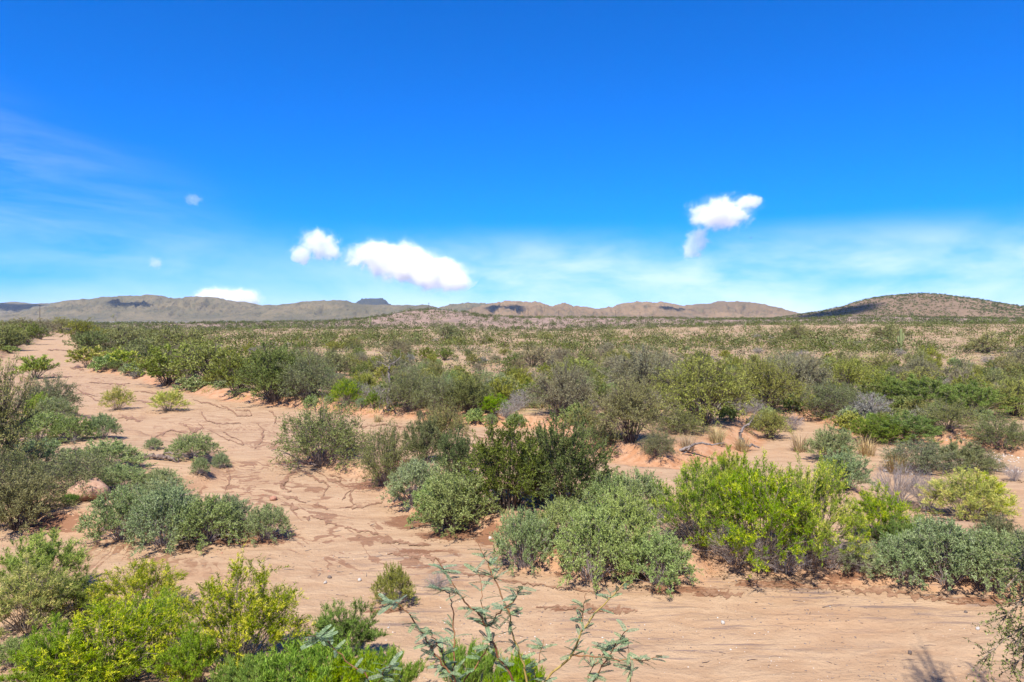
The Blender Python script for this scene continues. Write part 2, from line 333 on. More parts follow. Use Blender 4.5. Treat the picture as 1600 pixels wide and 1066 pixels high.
def massif(name, prof, dist, depth, mat, label, base=501.0, spur=.42, nu=250, nv=64, sf=1.0):
    """a range whose crest line follows prof [(photo px, row)]"""
    pu = np.array([a for a, b in prof], float); pz = np.array([(base - b) for a, b in prof], float)
    us = np.linspace(pu[0], pu[-1], nu); vs = np.linspace(0, 1, nv)
    U, Vv = np.meshgrid(us, vs)
    Y = dist + (Vv - .55) * depth
    A = np.interp(U, pu, pz) / F * dist                    # crest height
    X = (U - 800) / F * dist
    env = np.where(Vv < .55, ss(0, .55, Vv) ** .85, 1 - ss(.55, 1.0, Vv))
    k = sf / depth * 8
    rn = 1 - np.abs(2 * fbm(X * k * 1.6 + 3 * fbm(X * k, Y * k, 3), Y * k * .55 + 31, 5, .6) - 1) * 1.9
    rn = np.clip(rn, 0, 1)     # ridged: spurs and gullies run down slope
    rn2 = np.clip(1 - np.abs(2 * fbm(X * k * 4.5 + 2 * rn, Y * k * 2 + 7, 4, .6) - 1) * 1.9, 0, 1)
    cut = (spur * 1.35 * (1 - rn) + spur * .6 * (1 - rn2)) * np.clip(4 * env * (1 - env) + .16, 0, 1)
    A = A * (1 + .06 * (fbm(X * k * 5, Y * k * .5, 4, .65) - .5) * 2)
    Z = A * np.clip(env * (1 - cut), 0, None) + (base - HZ) * 0
    Z = Z + EYE + (HZ - base) / F * dist - (1 - env) * 10 
    I = np.arange(nu * nv).reshape(nv, nu)
    Q = np.stack([I[:-1, :-1], I[:-1, 1:], I[1:, 1:], I[1:, :-1]], -1).reshape(-1, 4)
    link(name, mesh_of(name, np.stack([X.ravel(), Y.ravel(), Z.ravel()], 1), Q, smooth=True, mat=mat), kind='structure', label=label)
    return X, Y, Z
MT = mountain_material('mountain_rock', (.125, .108, .060), (.19, .15, .082), (.05, .062, .03), 0, .0034)
MT2 = mountain_material('tan_mountain_rock', (.175, .12, .066), (.25, .165, .09), (.07, .074, .038), 0, .0026)
massif('mountain_range', [(-420, 480), (-200, 470), (-80, 476), (0, 474), (28, 471), (60, 475), (98, 472), (130, 474), (200, 480), (300, 490), (380, 501)], 6600, 2200, MT, 'low brown mountains at the far left with shaded blue folds')
massif('mountain_range', [(40, 500), (90, 478), (125, 468), (170, 464), (200, 460), (235, 459), (262, 464), (285, 465), (310, 462), (340, 464), (365, 469), (400, 474), (440, 478), (480, 484), (560, 501)], 5200, 1700, MT, 'broad grey-brown mountain behind the far end of the wash')
massif('mountain_range', [(360, 500), (410, 480), (450, 475), (480, 470), (515, 468), (540, 469), (560, 474), (600, 476), (640, 477), (670, 476), (700, 486), (760, 501)], 4900, 1500, MT, 'rounded grey ridge left of centre on the skyline', spur=.3)
massif('mesa', [(535, 500), (548, 477), (558, 472), (566, 467), (575, 466), (598, 466), (602, 468), (606, 473), (614, 478), (640, 500)], 7200, 900, mountain_material('mesa_rock', (.035, .045, .045), (.05, .055, .05), (.02, .03, .03), 0, .003), 'small dark flat-topped mesa poking above the ridge', spur=.1, nu=120, nv=40)
massif('mountain_range', [(620, 500), (665, 484), (685, 481), (705, 475), (735, 472), (752, 472), (768, 474), (800, 478), (860, 490), (900, 501)], 5400, 1300, MT, 'grey ridge just right of the mesa on the skyline', spur=.35)
massif('mountain_range', [(700, 500), (740, 480), (768, 474), (785, 470), (800, 467), (815, 469), (830, 471), (838, 469), (852, 474), (862, 476), (870, 473), (882, 472), (892, 477), (915, 479), (935, 483), (955, 490), (1010, 501)], 4500, 1300, MT2, 'tan peaked mountain in the middle of the skyline', spur=.5)
massif('mountain_range', [(860, 500), (910, 484), (935, 482), (958, 477), (985, 471), (1008, 470), (1020, 472), (1032, 470), (1045, 473), (1060, 477), (1085, 476), (1105, 473), (1125, 470), (1140, 471), (1160, 470), (1185, 473), (1210, 479), (1235, 488), (1270, 494), (1330, 501)], 4700, 1500, MT2, 'long tan mountain right of centre with folded slopes', spur=.5)
HT = mountain_material('hill_soil', (.225, .15, .095), (.17, .115, .07), (.10, .085, .05), 0, .02)
HILL = massif('hill', [(1150, 505), (1205, 498), (1260, 491), (1300, 484), (1340, 473), (1365, 465), (1390, 461), (1420, 459), (1445, 459), (1480, 463), (1520, 471), (1560, 479), (1610, 486), (1700, 492), (1850, 497), (2100, 505)], 1500, 760, HT,
       'rounded brown hill dotted with shrubs at right', base=506, spur=.10, nu=230, nv=84, sf=.8)

# ------------------------------------------------------------------ plant materials
def leaf_material(name, stops, transl=.12, var=.16):
    """stops: leaf colours along a random per-leaf tint; every plant differs a little"""
    m = bpy.data.materials.new(name); m.use_nodes = True; g = NT(m.node_tree)
    t = g.n('ShaderNodeAttribute', attribute_name='tint').outputs['Fac']
    rnd = g.n('ShaderNodeObjectInfo').outputs['Random']
    c = g.ramp(t, stops)
    hs = g.n('ShaderNodeHueSaturation', {'Hue': g.m('ADD', .5, g.m('MULTIPLY', g.m('SUBTRACT', rnd, .5), .035)), 'Saturation': g.m('ADD', 1.0, g.m('MULTIPLY', g.m('SUBTRACT', g.m('FRACT', g.m('MULTIPLY', rnd, 7.3)), .5), .3)),
                                         'Value': g.m('ADD', 1 - var / 2, g.m('MULTIPLY', g.m('FRACT', g.m('MULTIPLY', rnd, 3.7)), var)), 'Color': c}).outputs[0]
    p = g.n('ShaderNodeBsdfPrincipled', {'Base Color': hs, 'Roughness': .6, 'Specular IOR Level': .18})
    tr = g.n('ShaderNodeBsdfTranslucent', {'Color': hs})
    mx = g.n('ShaderNodeMixShader', {0: transl, 1: p.outputs[0], 2: tr.outputs[0]})
    o = g.n('ShaderNodeOutputMaterial'); g.link(mx.outputs[0], o.inputs[0])
    return m
def bark_material(name, a, b, scale=25):
    m, g, p = principled(name)
    pos = g.n('ShaderNodeTexCoord').outputs['Object']
    n = g.noise(g.vmul(pos, (1, 1, .3)), scale, 5, .65)
    g.link(g.mix(g.ss(n, .35, .65), a, b), p.inputs['Base Color'])
    bp = g.n('ShaderNodeBump', {'Height': n, 'Strength': .5, 'Distance': .02}); g.link(bp.outputs[0], p.inputs['Normal'])
    return m
LM = dict(
    broom=leaf_material('broom_leaf', [(0, (.11, .17, .02)), (.45, (.24, .345, .03)), (.72, (.38, .47, .05)), (1, (.60, .60, .10))], .25),
    gold=leaf_material('gold_leaf', [(0, (.12, .16, .022)), (.4, (.27, .335, .035)), (.65, (.46, .48, .07)), (1, (.74, .68, .15))], .25),
    green=leaf_material('green_leaf', [(0, (.08, .12, .014)), (.5, (.17, .25, .025)), (1, (.32, .41, .06))], .25),
    creosote=leaf_material('creosote_leaf', [(0, (.065, .085, .016)), (.5, (.155, .19, .035)), (1, (.32, .35, .085))], var=.25),
    mesquite=leaf_material('mesquite_leaf', [(0, (.10, .11, .028)), (.5, (.265, .27, .07)), (1, (.48, .47, .16))], var=.3),
    bursage=leaf_material('bursage_leaf', [(0, (.10, .14, .04)), (.5, (.255, .32, .10)), (1, (.46, .52, .22))]),
    catclaw=leaf_material('catclaw_leaf', [(0, (.075, .085, .03)), (.5, (.17, .185, .06)), (1, (.33, .34, .14))], var=.25),
    olive=leaf_material('olive_leaf', [(0, (.12, .13, .025)), (.5, (.265, .27, .05)), (1, (.45, .44, .12))], var=.3),
    tan=leaf_material('brownish_leaf', [(0, (.16, .14, .07)), (.5, (.27, .235, .12)), (1, (.40, .35, .20))], var=.3),
    darkolive=leaf_material('dark_olive_leaf', [(0, (.055, .065, .015)), (.5, (.115, .125, .028)), (1, (.20, .205, .055))]),
    dark=leaf_material('dark_scrub_leaf', [(0, (.04, .055, .012)), (.5, (.095, .115, .024)), (1, (.19, .21, .055))]),
    darkgrey=leaf_material('dark_grey_leaf', [(0, (.06, .055, .03)), (.5, (.11, .105, .06)), (1, (.18, .17, .10))]),
    deep=leaf_material('deep_green_leaf', [(0, (.05, .07, .015)), (.5, (.105, .14, .03)), (1, (.22, .26, .07))]),
    yellow=leaf_material('yellow_leaf', [(0, (.20, .25, .028)), (.4, (.40, .46, .045)), (.65, (.60, .60, .08)), (1, (.82, .74, .15))], .2),
    grey=leaf_material('grey_leaf', [(0, (.15, .135, .10)), (.5, (.24, .225, .165)), (1, (.36, .35, .27))], .1),
    straw=leaf_material('straw', [(0, (.26, .19, .08)), (.5, (.40, .31, .14)), (1, (.52, .43, .22))], .2),
    herb=leaf_material('herb_leaf', [(0, (.10, .19, .01)), (.5, (.20, .33, .018)), (.85, (.33, .43, .03)), (1, (.46, .40, .12))], .3),
    acacia=leaf_material('acacia_leaf', [(0, (.11, .165, .08)), (.5, (.19, .26, .135)), (1, (.30, .37, .21))], .3),
)
TW = bark_material('twig_bark', (.12, .09, .08), (.22, .175, .16), 18)
TWG = bark_material('grey_twig_bark', (.24, .195, .18), (.40, .345, .32), 18)
TWD = bark_material('dark_bark', (.075, .055, .045), (.15, .115, .095), 14)
TWB = bark_material('broom_twig_bark', (.20, .155, .11), (.34, .27, .19), 18)
TWR = bark_material('acacia_bark', (.20, .085, .04), (.30, .16, .07), 30)
TWY = bark_material('acacia_young_bark', (.32, .22, .06), (.40, .30, .10), 30)
WOOD = bark_material('weathered_wood', (.11, .09, .08), (.24, .20, .18), 9)
WOODD = bark_material('dark_weathered_wood', (.09, .06, .05), (.26, .20, .17), 9)

# ------------------------------------------------------------------ plant generator
def tubes(P, R, sides=3):
    """P (n,k,3) polylines with radii R (n,k) -> verts, quads"""
    n, k, _ = P.shape
    T = unit(np.gradient(P, axis=1)); ref = np.where(np.abs(T[..., 2:3]) > .9, np.array([1., 0, 0]), np.array([0, 0, 1.]))
    A = unit(np.cross(T, ref)); B = np.cross(T, A)
    a = np.arange(sides) / sides * 2 * np.pi
    V = P[:, :, None] + R[:, :, None, None] * (A[:, :, None] * np.cos(a)[:, None] + B[:, :, None] * np.sin(a)[:, None])
    I = np.arange(n * k * sides).reshape(n, k, sides); J = np.roll(I, -1, 2)
    Q = np.stack([I[:, :-1], J[:, :-1], J[:, 1:], I[:, 1:]], -1).reshape(-1, 4)
    return V.reshape(-1, 3), Q
def leaves(p, d, L, W, rs, tint):
    """small pointed blades: base p, direction d"""
    n = len(p); s = unit(np.cross(d, rs.normal(size=(n, 3))))
    L = np.broadcast_to(L, (n,))[:, None]; W = np.broadcast_to(W, (n,))[:, None]
    q = p + d * L * .12
    V = np.stack([q - s * W * .55, q + s * W * .55, p + d * L * 1.02], 1).reshape(-1, 3)
    return V, np.arange(n * 3).reshape(n, 3), np.repeat(tint, 3)
def curve(b, e, c, k):
    t = np.linspace(0, 1, k)[None, :, None]
    return (1 - t) ** 2 * b[:, None] + 2 * t * (1 - t) * c[:, None] + t * t * e[:, None]
def sample(P, t):
    k = P.shape[1] - 1; f = np.clip(t * k, 0, k - 1e-6); i = f.astype(int); r = (f - i)[:, None]
    ar = np.arange(len(P)); return P[ar, i] * (1 - r) + P[ar, i + 1] * r, unit(P[ar, i + 1] - P[ar, i])

class Spec:
    def __init__(s, **k):
        s.__dict__.update(dict(H=1.6, R=1.0, n1=24, n2=8, n3=5, nl=9, L2=.30, L3=.16, leaf=(.05, .016), up1=.5, up2=.35, upl=.3, t2=.35, t3=.3, rad=.014,
                               flat=.8, low=.10, spread=.6, leafy=1.0, bare=0.0, lobes=.22, tuft=0, twig_sides=0, foot=.12, min_z=0.0, arc=.2, flower=0.0), **k)
def grow(sp, seed):
    rs = np.random.RandomState(seed)
    H, R = sp.H, sp.R
    a = np.arange(sp.n1) * 2.399963 + rs.uniform(0, .8, sp.n1); rho = np.sqrt((np.arange(sp.n1) + .5) / sp.n1)
    ph = rs.uniform(0, 6.28, 5); lob = 1 + sp.lobes * (np.sin(2 * a + ph[0]) * .5 + np.sin(3 * a + ph[1]) * .5 + .5 * np.sin(5 * a + ph[2])) + rs.normal(0, sp.lobes * .45, sp.n1)
    top = np.sqrt(np.clip(1 - sp.flat * rho ** 2, .02, 1)) * (1 + rs.normal(0, sp.lobes * .5, sp.n1))
    k2 = 1 - .55 * sp.L2
    e = np.stack([np.cos(a) * R * rho * lob * .86, np.sin(a) * R * rho * lob * .86, np.maximum(H * top * k2, sp.low * H)], 1)
    b = np.stack([np.cos(a) * R * sp.foot * rho, np.sin(a) * R * sp.foot * rho, np.full(sp.n1, -.06 * H)], 1)
    c = b + (e - b) * .45; c[:, 2] += H * sp.arc * (rho + .2); c[:, :2] *= (1 - .45 * sp.up1)
    P1 = curve(b, e, c, 6); P1[:, 1:] += rs.normal(0, .022 * R, P1[:, 1:].shape)
    r1 = sp.rad * np.linspace(1, .35, 6)[None] * rs.uniform(.7, 1.3, (sp.n1, 1)) * np.ones((sp.n1, 6))
    SV, SQ, off = [], [], 0
    def addt(P, Rr, sides=3):
        nonlocal off
        v, q = tubes(P, Rr, sides); SV.append(v); SQ.append(q + off); off += len(v)
    addt(P1, r1, 4)
    m2 = sp.n1 * sp.n2; P1r = np.repeat(P1, sp.n2, 0); t = sp.t2 + (1 - sp.t2) * rs.uniform(0, 1, m2) ** .8; t[::sp.n2] = .99
    o, T = sample(P1r, t)
    ctr = np.array([0, 0, H * .35]); out = unit(o - ctr)
    d = unit(T * .75 + out * .55 + rs.normal(0, sp.spread, (m2, 3)) + np.array([0, 0, sp.up2]))
    L2 = sp.L2 * R * rs.uniform(.55, 1.15, m2)[:, None]
    e2 = o + d * L2; e2[:, 2] = np.maximum(e2[:, 2], .03 * H); c2 = o + d * L2 * .5 + rs.normal(0, .06, (m2, 3)) * L2
    P2 = curve(o, e2, c2, 3); addt(P2, np.linspace(.42, .18, 3)[None] * sp.rad * np.ones((m2, 1)), 3)
    cl = rs.uniform(0, 1, m2)                                            # cluster tint
    m3 = m2 * sp.n3; P2r = np.repeat(P2, sp.n3, 0); t = sp.t3 + (1 - sp.t3) * rs.uniform(0, 1, m3); t[::sp.n3] = .99
    o, T = sample(P2r, t)
    d = unit(T * .8 + rs.normal(0, sp.spread, (m3, 3)) + np.array([0, 0, sp.up2]))
    L3 = sp.L3 * R * rs.uniform(.5, 1.2, m3)[:, None]; e3 = o + d * L3; e3[:, 2] = np.maximum(e3[:, 2], .02 * H)
    if sp.twig_sides: addt(np.stack([o, e3], 1), np.array([[.2, .1]]) * sp.rad * np.ones((m3, 1)), sp.twig_sides)
    tv, tq, _ = leaves(o, unit(e3 - o), np.linalg.norm(e3 - o, axis=1), .5 * sp.rad, rs, np.zeros(m3))
    if sp.twig_sides: tv, tq = tv[:0], tq[:0]
    cl3 = np.repeat(cl, sp.n3)
    keep = rs.uniform(0, 1, m3) < sp.leafy
    if sp.bare: keep &= (e3[:, 2] > H * sp.bare * (1 + rs.normal(0, .25, m3)))
    idx = np.repeat(np.nonzero(keep)[0], sp.nl); n = len(idx)
    LV = LQ = LT = None
    if n:
        tt = rs.uniform(.1, 1.05, n)[:, None]; p = o[idx] + (e3 - o)[idx] * tt
        dd = unit(d[idx] * .7 + rs.normal(0, .75, (n, 3)) + np.array([0, 0, sp.upl]))
        tint = np.clip(.45 * cl3[idx] + rs.uniform(0, .55, n), 0, 1)
        if sp.flower:
            fl = (cl3[idx] > 1 - sp.flower) & (tt[:, 0] > .45); tint = np.where(fl, .75 + .25 * rs.uniform(0, 1, n), tint * .72)
        LV, LQ, LT = leaves(p, dd, sp.leaf[0] * rs.uniform(.6, 1.3, n), sp.leaf[1] * rs.uniform(.7, 1.25, n), rs, tint)
    return np.concatenate(SV + [tv]), [np.concatenate(SQ), tq + off], LV, LQ, LT

KIND = {}          # kind -> (name, category, leaf material, twig material, hero variants, mid variants)
def variants(kind, leafm, twigm, hero, mid, nh, nm):
    hv, mv = [], []
    for lst, sp, n, s0 in ((hv, hero, nh, 11), (mv, mid, nm, 97)):
        for i in range(n):
            SV, SQ, LV, LQ, LT = grow(sp, s0 + i * 13 + len(kind) * 7 + ord(kind[0]))
            allv = SV if LV is None else np.concatenate([SV, LV])
            hgt = np.percentile(allv[:, 2], 98.6); wid = 2 * np.percentile(np.hypot(allv[:, 0], allv[:, 1]), 92)
            lst.append((mesh_of(kind + '_stems', SV, SQ, mat=twigm), None if LV is None else mesh_of(kind + '_foliage', LV, LQ, {'tint': LT}, mat=leafm), hgt, wid))
    KIND[kind] = (hv, mv)
R_ = random.Random(5)
PARTS = dict(mesquite=('trunk', 'crown'))
def plant(kind, name, loc, hgt, wid, label, cat, group=None, hero=True, leafm=None, vi=None, rot=None, lean=0.0):
    hv, mv = KIND[kind]; lst = hv if hero and hv else (mv or hv)
    sm, lm, h0, w0 = lst[(vi if vi is not None else R_.randrange(len(lst))) % len(lst)]
    e = bpy.data.objects.new(name, None); COL.objects.link(e); e.empty_display_size = .2
    e.location = loc; e.scale = (wid / w0, wid / w0, hgt / h0)
    e.rotation_euler = (lean * R_.uniform(-1, 1), lean * R_.uniform(-1, 1), R_.uniform(0, 6.283) if rot is None else rot)
    e['label'] = label; e['category'] = cat
    if group: e['group'] = group
    a, b = PARTS.get(kind, ('stems', 'foliage'))
    link(a, sm, e)
    if lm: 
        f = link(b, lm, e)
        if leafm: f.material_slots[0].link = 'OBJECT'; f.material_slots[0].material = leafm
    return e

variants('broom', LM['broom'], TWB, Spec(H=1.8, R=1.2, n1=64, n2=7, n3=6, nl=17, L2=.23, L3=.14, leaf=(.05, .010), up1=.1, up2=.34, upl=.4, t2=.5, bare=.2, rad=.010, flat=.965, spread=.5, lobes=.2, flower=.36, low=.13),
         Spec(H=1.8, R=1.2, n1=30, n2=6, n3=4, nl=6, L2=.28, L3=.16, leaf=(.15, .05), up2=.5, upl=.5, t2=.45, bare=.2, rad=.018, flat=.92, spread=.45, flower=.4, low=.2), 4, 3)
variants('greenbroom', LM['green'], TWB, Spec(H=1.6, R=1.0, n1=52, n2=7, n3=6, nl=14, L2=.26, L3=.15, leaf=(.07, .011), up1=.1, up2=.5, upl=.7, t2=.4, bare=.08, rad=.009, flat=.94, spread=.42, lobes=.22, low=.12),
         Spec(H=1.6, R=1.0, n1=26, n2=6, n3=4, nl=6, L2=.3, L3=.16, leaf=(.15, .045), up2=.6, upl=.7, t2=.4, bare=.08, rad=.02, flat=.9, spread=.42, low=.15), 3, 3)
variants('creosote', LM['creosote'], TWD, Spec(H=2.4, R=1.7, n1=64, n2=9, n3=6, nl=12, L2=.28, L3=.13, leaf=(.06, .026), up1=.1, up2=.32, upl=.3, t2=.3, bare=.03, rad=.014, flat=.93, spread=.48, lobes=.2, low=.1),
         Spec(H=2.2, R=1.5, n1=30, n2=6, n3=4, nl=10, L2=.32, L3=.17, leaf=(.115, .045), up2=.45, upl=.35, t2=.3, bare=.05, rad=.02, flat=.88, spread=.5, lobes=.25, low=.12), 3, 4)
variants('mesquite', LM['mesquite'], TWD, Spec(H=3.2, R=2.6, n1=44, n2=10, n3=8, nl=10, L2=.33, L3=.15, leaf=(.08, .03), up1=.1, up2=.1, upl=-.05, t2=.4, bare=.10, rad=.036, flat=.92, spread=.62, lobes=.28, low=.14, foot=.08, arc=.28),
         Spec(H=3.0, R=2.4, n1=24, n2=8, n3=5, nl=11, L2=.38, L3=.19, leaf=(.13, .048), up2=.1, upl=-.05, t2=.38, bare=.10, rad=.045, flat=.92, spread=.65, lobes=.3, low=.14, foot=.08, arc=.28), 3, 5)
variants('bursage', LM['bursage'], TWG, Spec(H=.9, R=.9, n1=90, n2=7, n3=5, nl=12, L2=.22, L3=.11, leaf=(.033, .0145), up1=.1, up2=.25, upl=.25, t2=.5, rad=.006, flat=.985, spread=.5, lobes=.15, low=.05, leafy=.92),
         Spec(H=.8, R=.8, n1=34, n2=5, n3=4, nl=6, L2=.28, L3=.15, leaf=(.11, .05), up2=.25, t2=.4, rad=.01, flat=.97, spread=.5, lobes=.2, low=.06, leafy=.95), 3, 4)
variants('catclaw', LM['catclaw'], TW, Spec(H=2.0, R=1.8, n1=76, n2=9, n3=6, nl=8, L2=.27, L3=.14, leaf=(.056, .025), up1=.1, up2=.1, upl=.1, t2=.35, rad=.011, flat=.96, spread=.55, lobes=.22, low=.05, leafy=.86),
         Spec(H=2.0, R=1.7, n1=34, n2=7, n3=5, nl=9, L2=.32, L3=.17, leaf=(.105, .042), up2=.12, t2=.3, rad=.015, flat=.95, spread=.55, lobes=.25, low=.08, leafy=.75), 3, 4)
variants('deadbush', LM['grey'], TWG, Spec(twig_sides=3, H=1.3, R=1.0, n1=54, n2=8, n3=5, nl=1, L2=.32, L3=.22, leaf=(.04, .01), up1=.3, up2=.4, t2=.25, rad=.009, flat=.8, spread=.4, low=.2, leafy=.10),
         Spec(H=1.4, R=1.2, n1=34, n2=8, n3=4, nl=2, L2=.34, L3=.22, leaf=(.14, .03), up2=.3, t2=.25, rad=.018, flat=.85, spread=.45, low=.15, leafy=.35), 2, 3)
variants('herb', LM['herb'], TWB, Spec(H=.55, R=.6, n1=60, n2=7, n3=3, nl=9, L2=.35, L3=.2, leaf=(.085, .011), up1=.3, up2=1.2, upl=1.5, t2=.1, rad=.004, flat=.6, spread=.35, low=.4, foot=.6),
         Spec(H=.5, R=.5, n1=20, n2=4, n3=3, nl=5, L2=.35, L3=.2, leaf=(.14, .035), up2=1.0, upl=1.2, t2=.1, rad=.006, flat=.6, spread=.35, low=.3, foot=.5), 2, 2)

def blades(n, H, R, lean, wd, seed):
    """a tuft of arching grass blades"""
    rs = np.random.RandomState(seed)
    a = rs.uniform(0, 6.28, n); r = R * .35 * np.sqrt(rs.uniform(0, 1, n)); b = np.stack([np.cos(a) * r, np.sin(a) * r, np.full(n, -.02)], 1)
    a2 = a + rs.normal(0, .5, n); l = H * rs.uniform(.5, 1.1, n); o = lean * rs.uniform(.2, 1.2, n) * H
    mid = b + np.stack([np.cos(a2) * o * .35, np.sin(a2) * o * .35, l * .62], 1); tip = b + np.stack([np.cos(a2) * o, np.sin(a2) * o, l * .92], 1)
    s = np.stack([-np.sin(a2 + rs.normal(0, .8, n)), np.cos(a2), np.zeros(n)], 1) * wd
    V = np.stack([b - s, b + s, mid + s * .8, mid - s * .8, tip], 1).reshape(-1, 3); k = np.arange(n)[:, None] * 5
    return V, [k + np.array([[0, 1, 2, 3]]), k + np.array([[3, 2, 4]])], np.repeat(rs.uniform(0, 1, n), 5)
GRASS = []
for i in range(3):
    V, Fc, T = blades(170, .6, .5, .55, .005, 40 + i); GRASS.append(mesh_of('grass_blades', V, Fc, {'tint': T}, mat=LM['straw']))
def tuft(name, loc, s, label, cat, group=None, mat=None, sz=1.0):
    o = link(name, GRASS[R_.randrange(3)], None, None, label, cat, group); o.location = loc; o.scale = (s, s, s * sz); o.rotation_euler = (0, 0, R_.uniform(0, 6.28))
    if mat: o.material_slots[0].link = 'OBJECT'; o.material_slots[0].material = mat
    return o

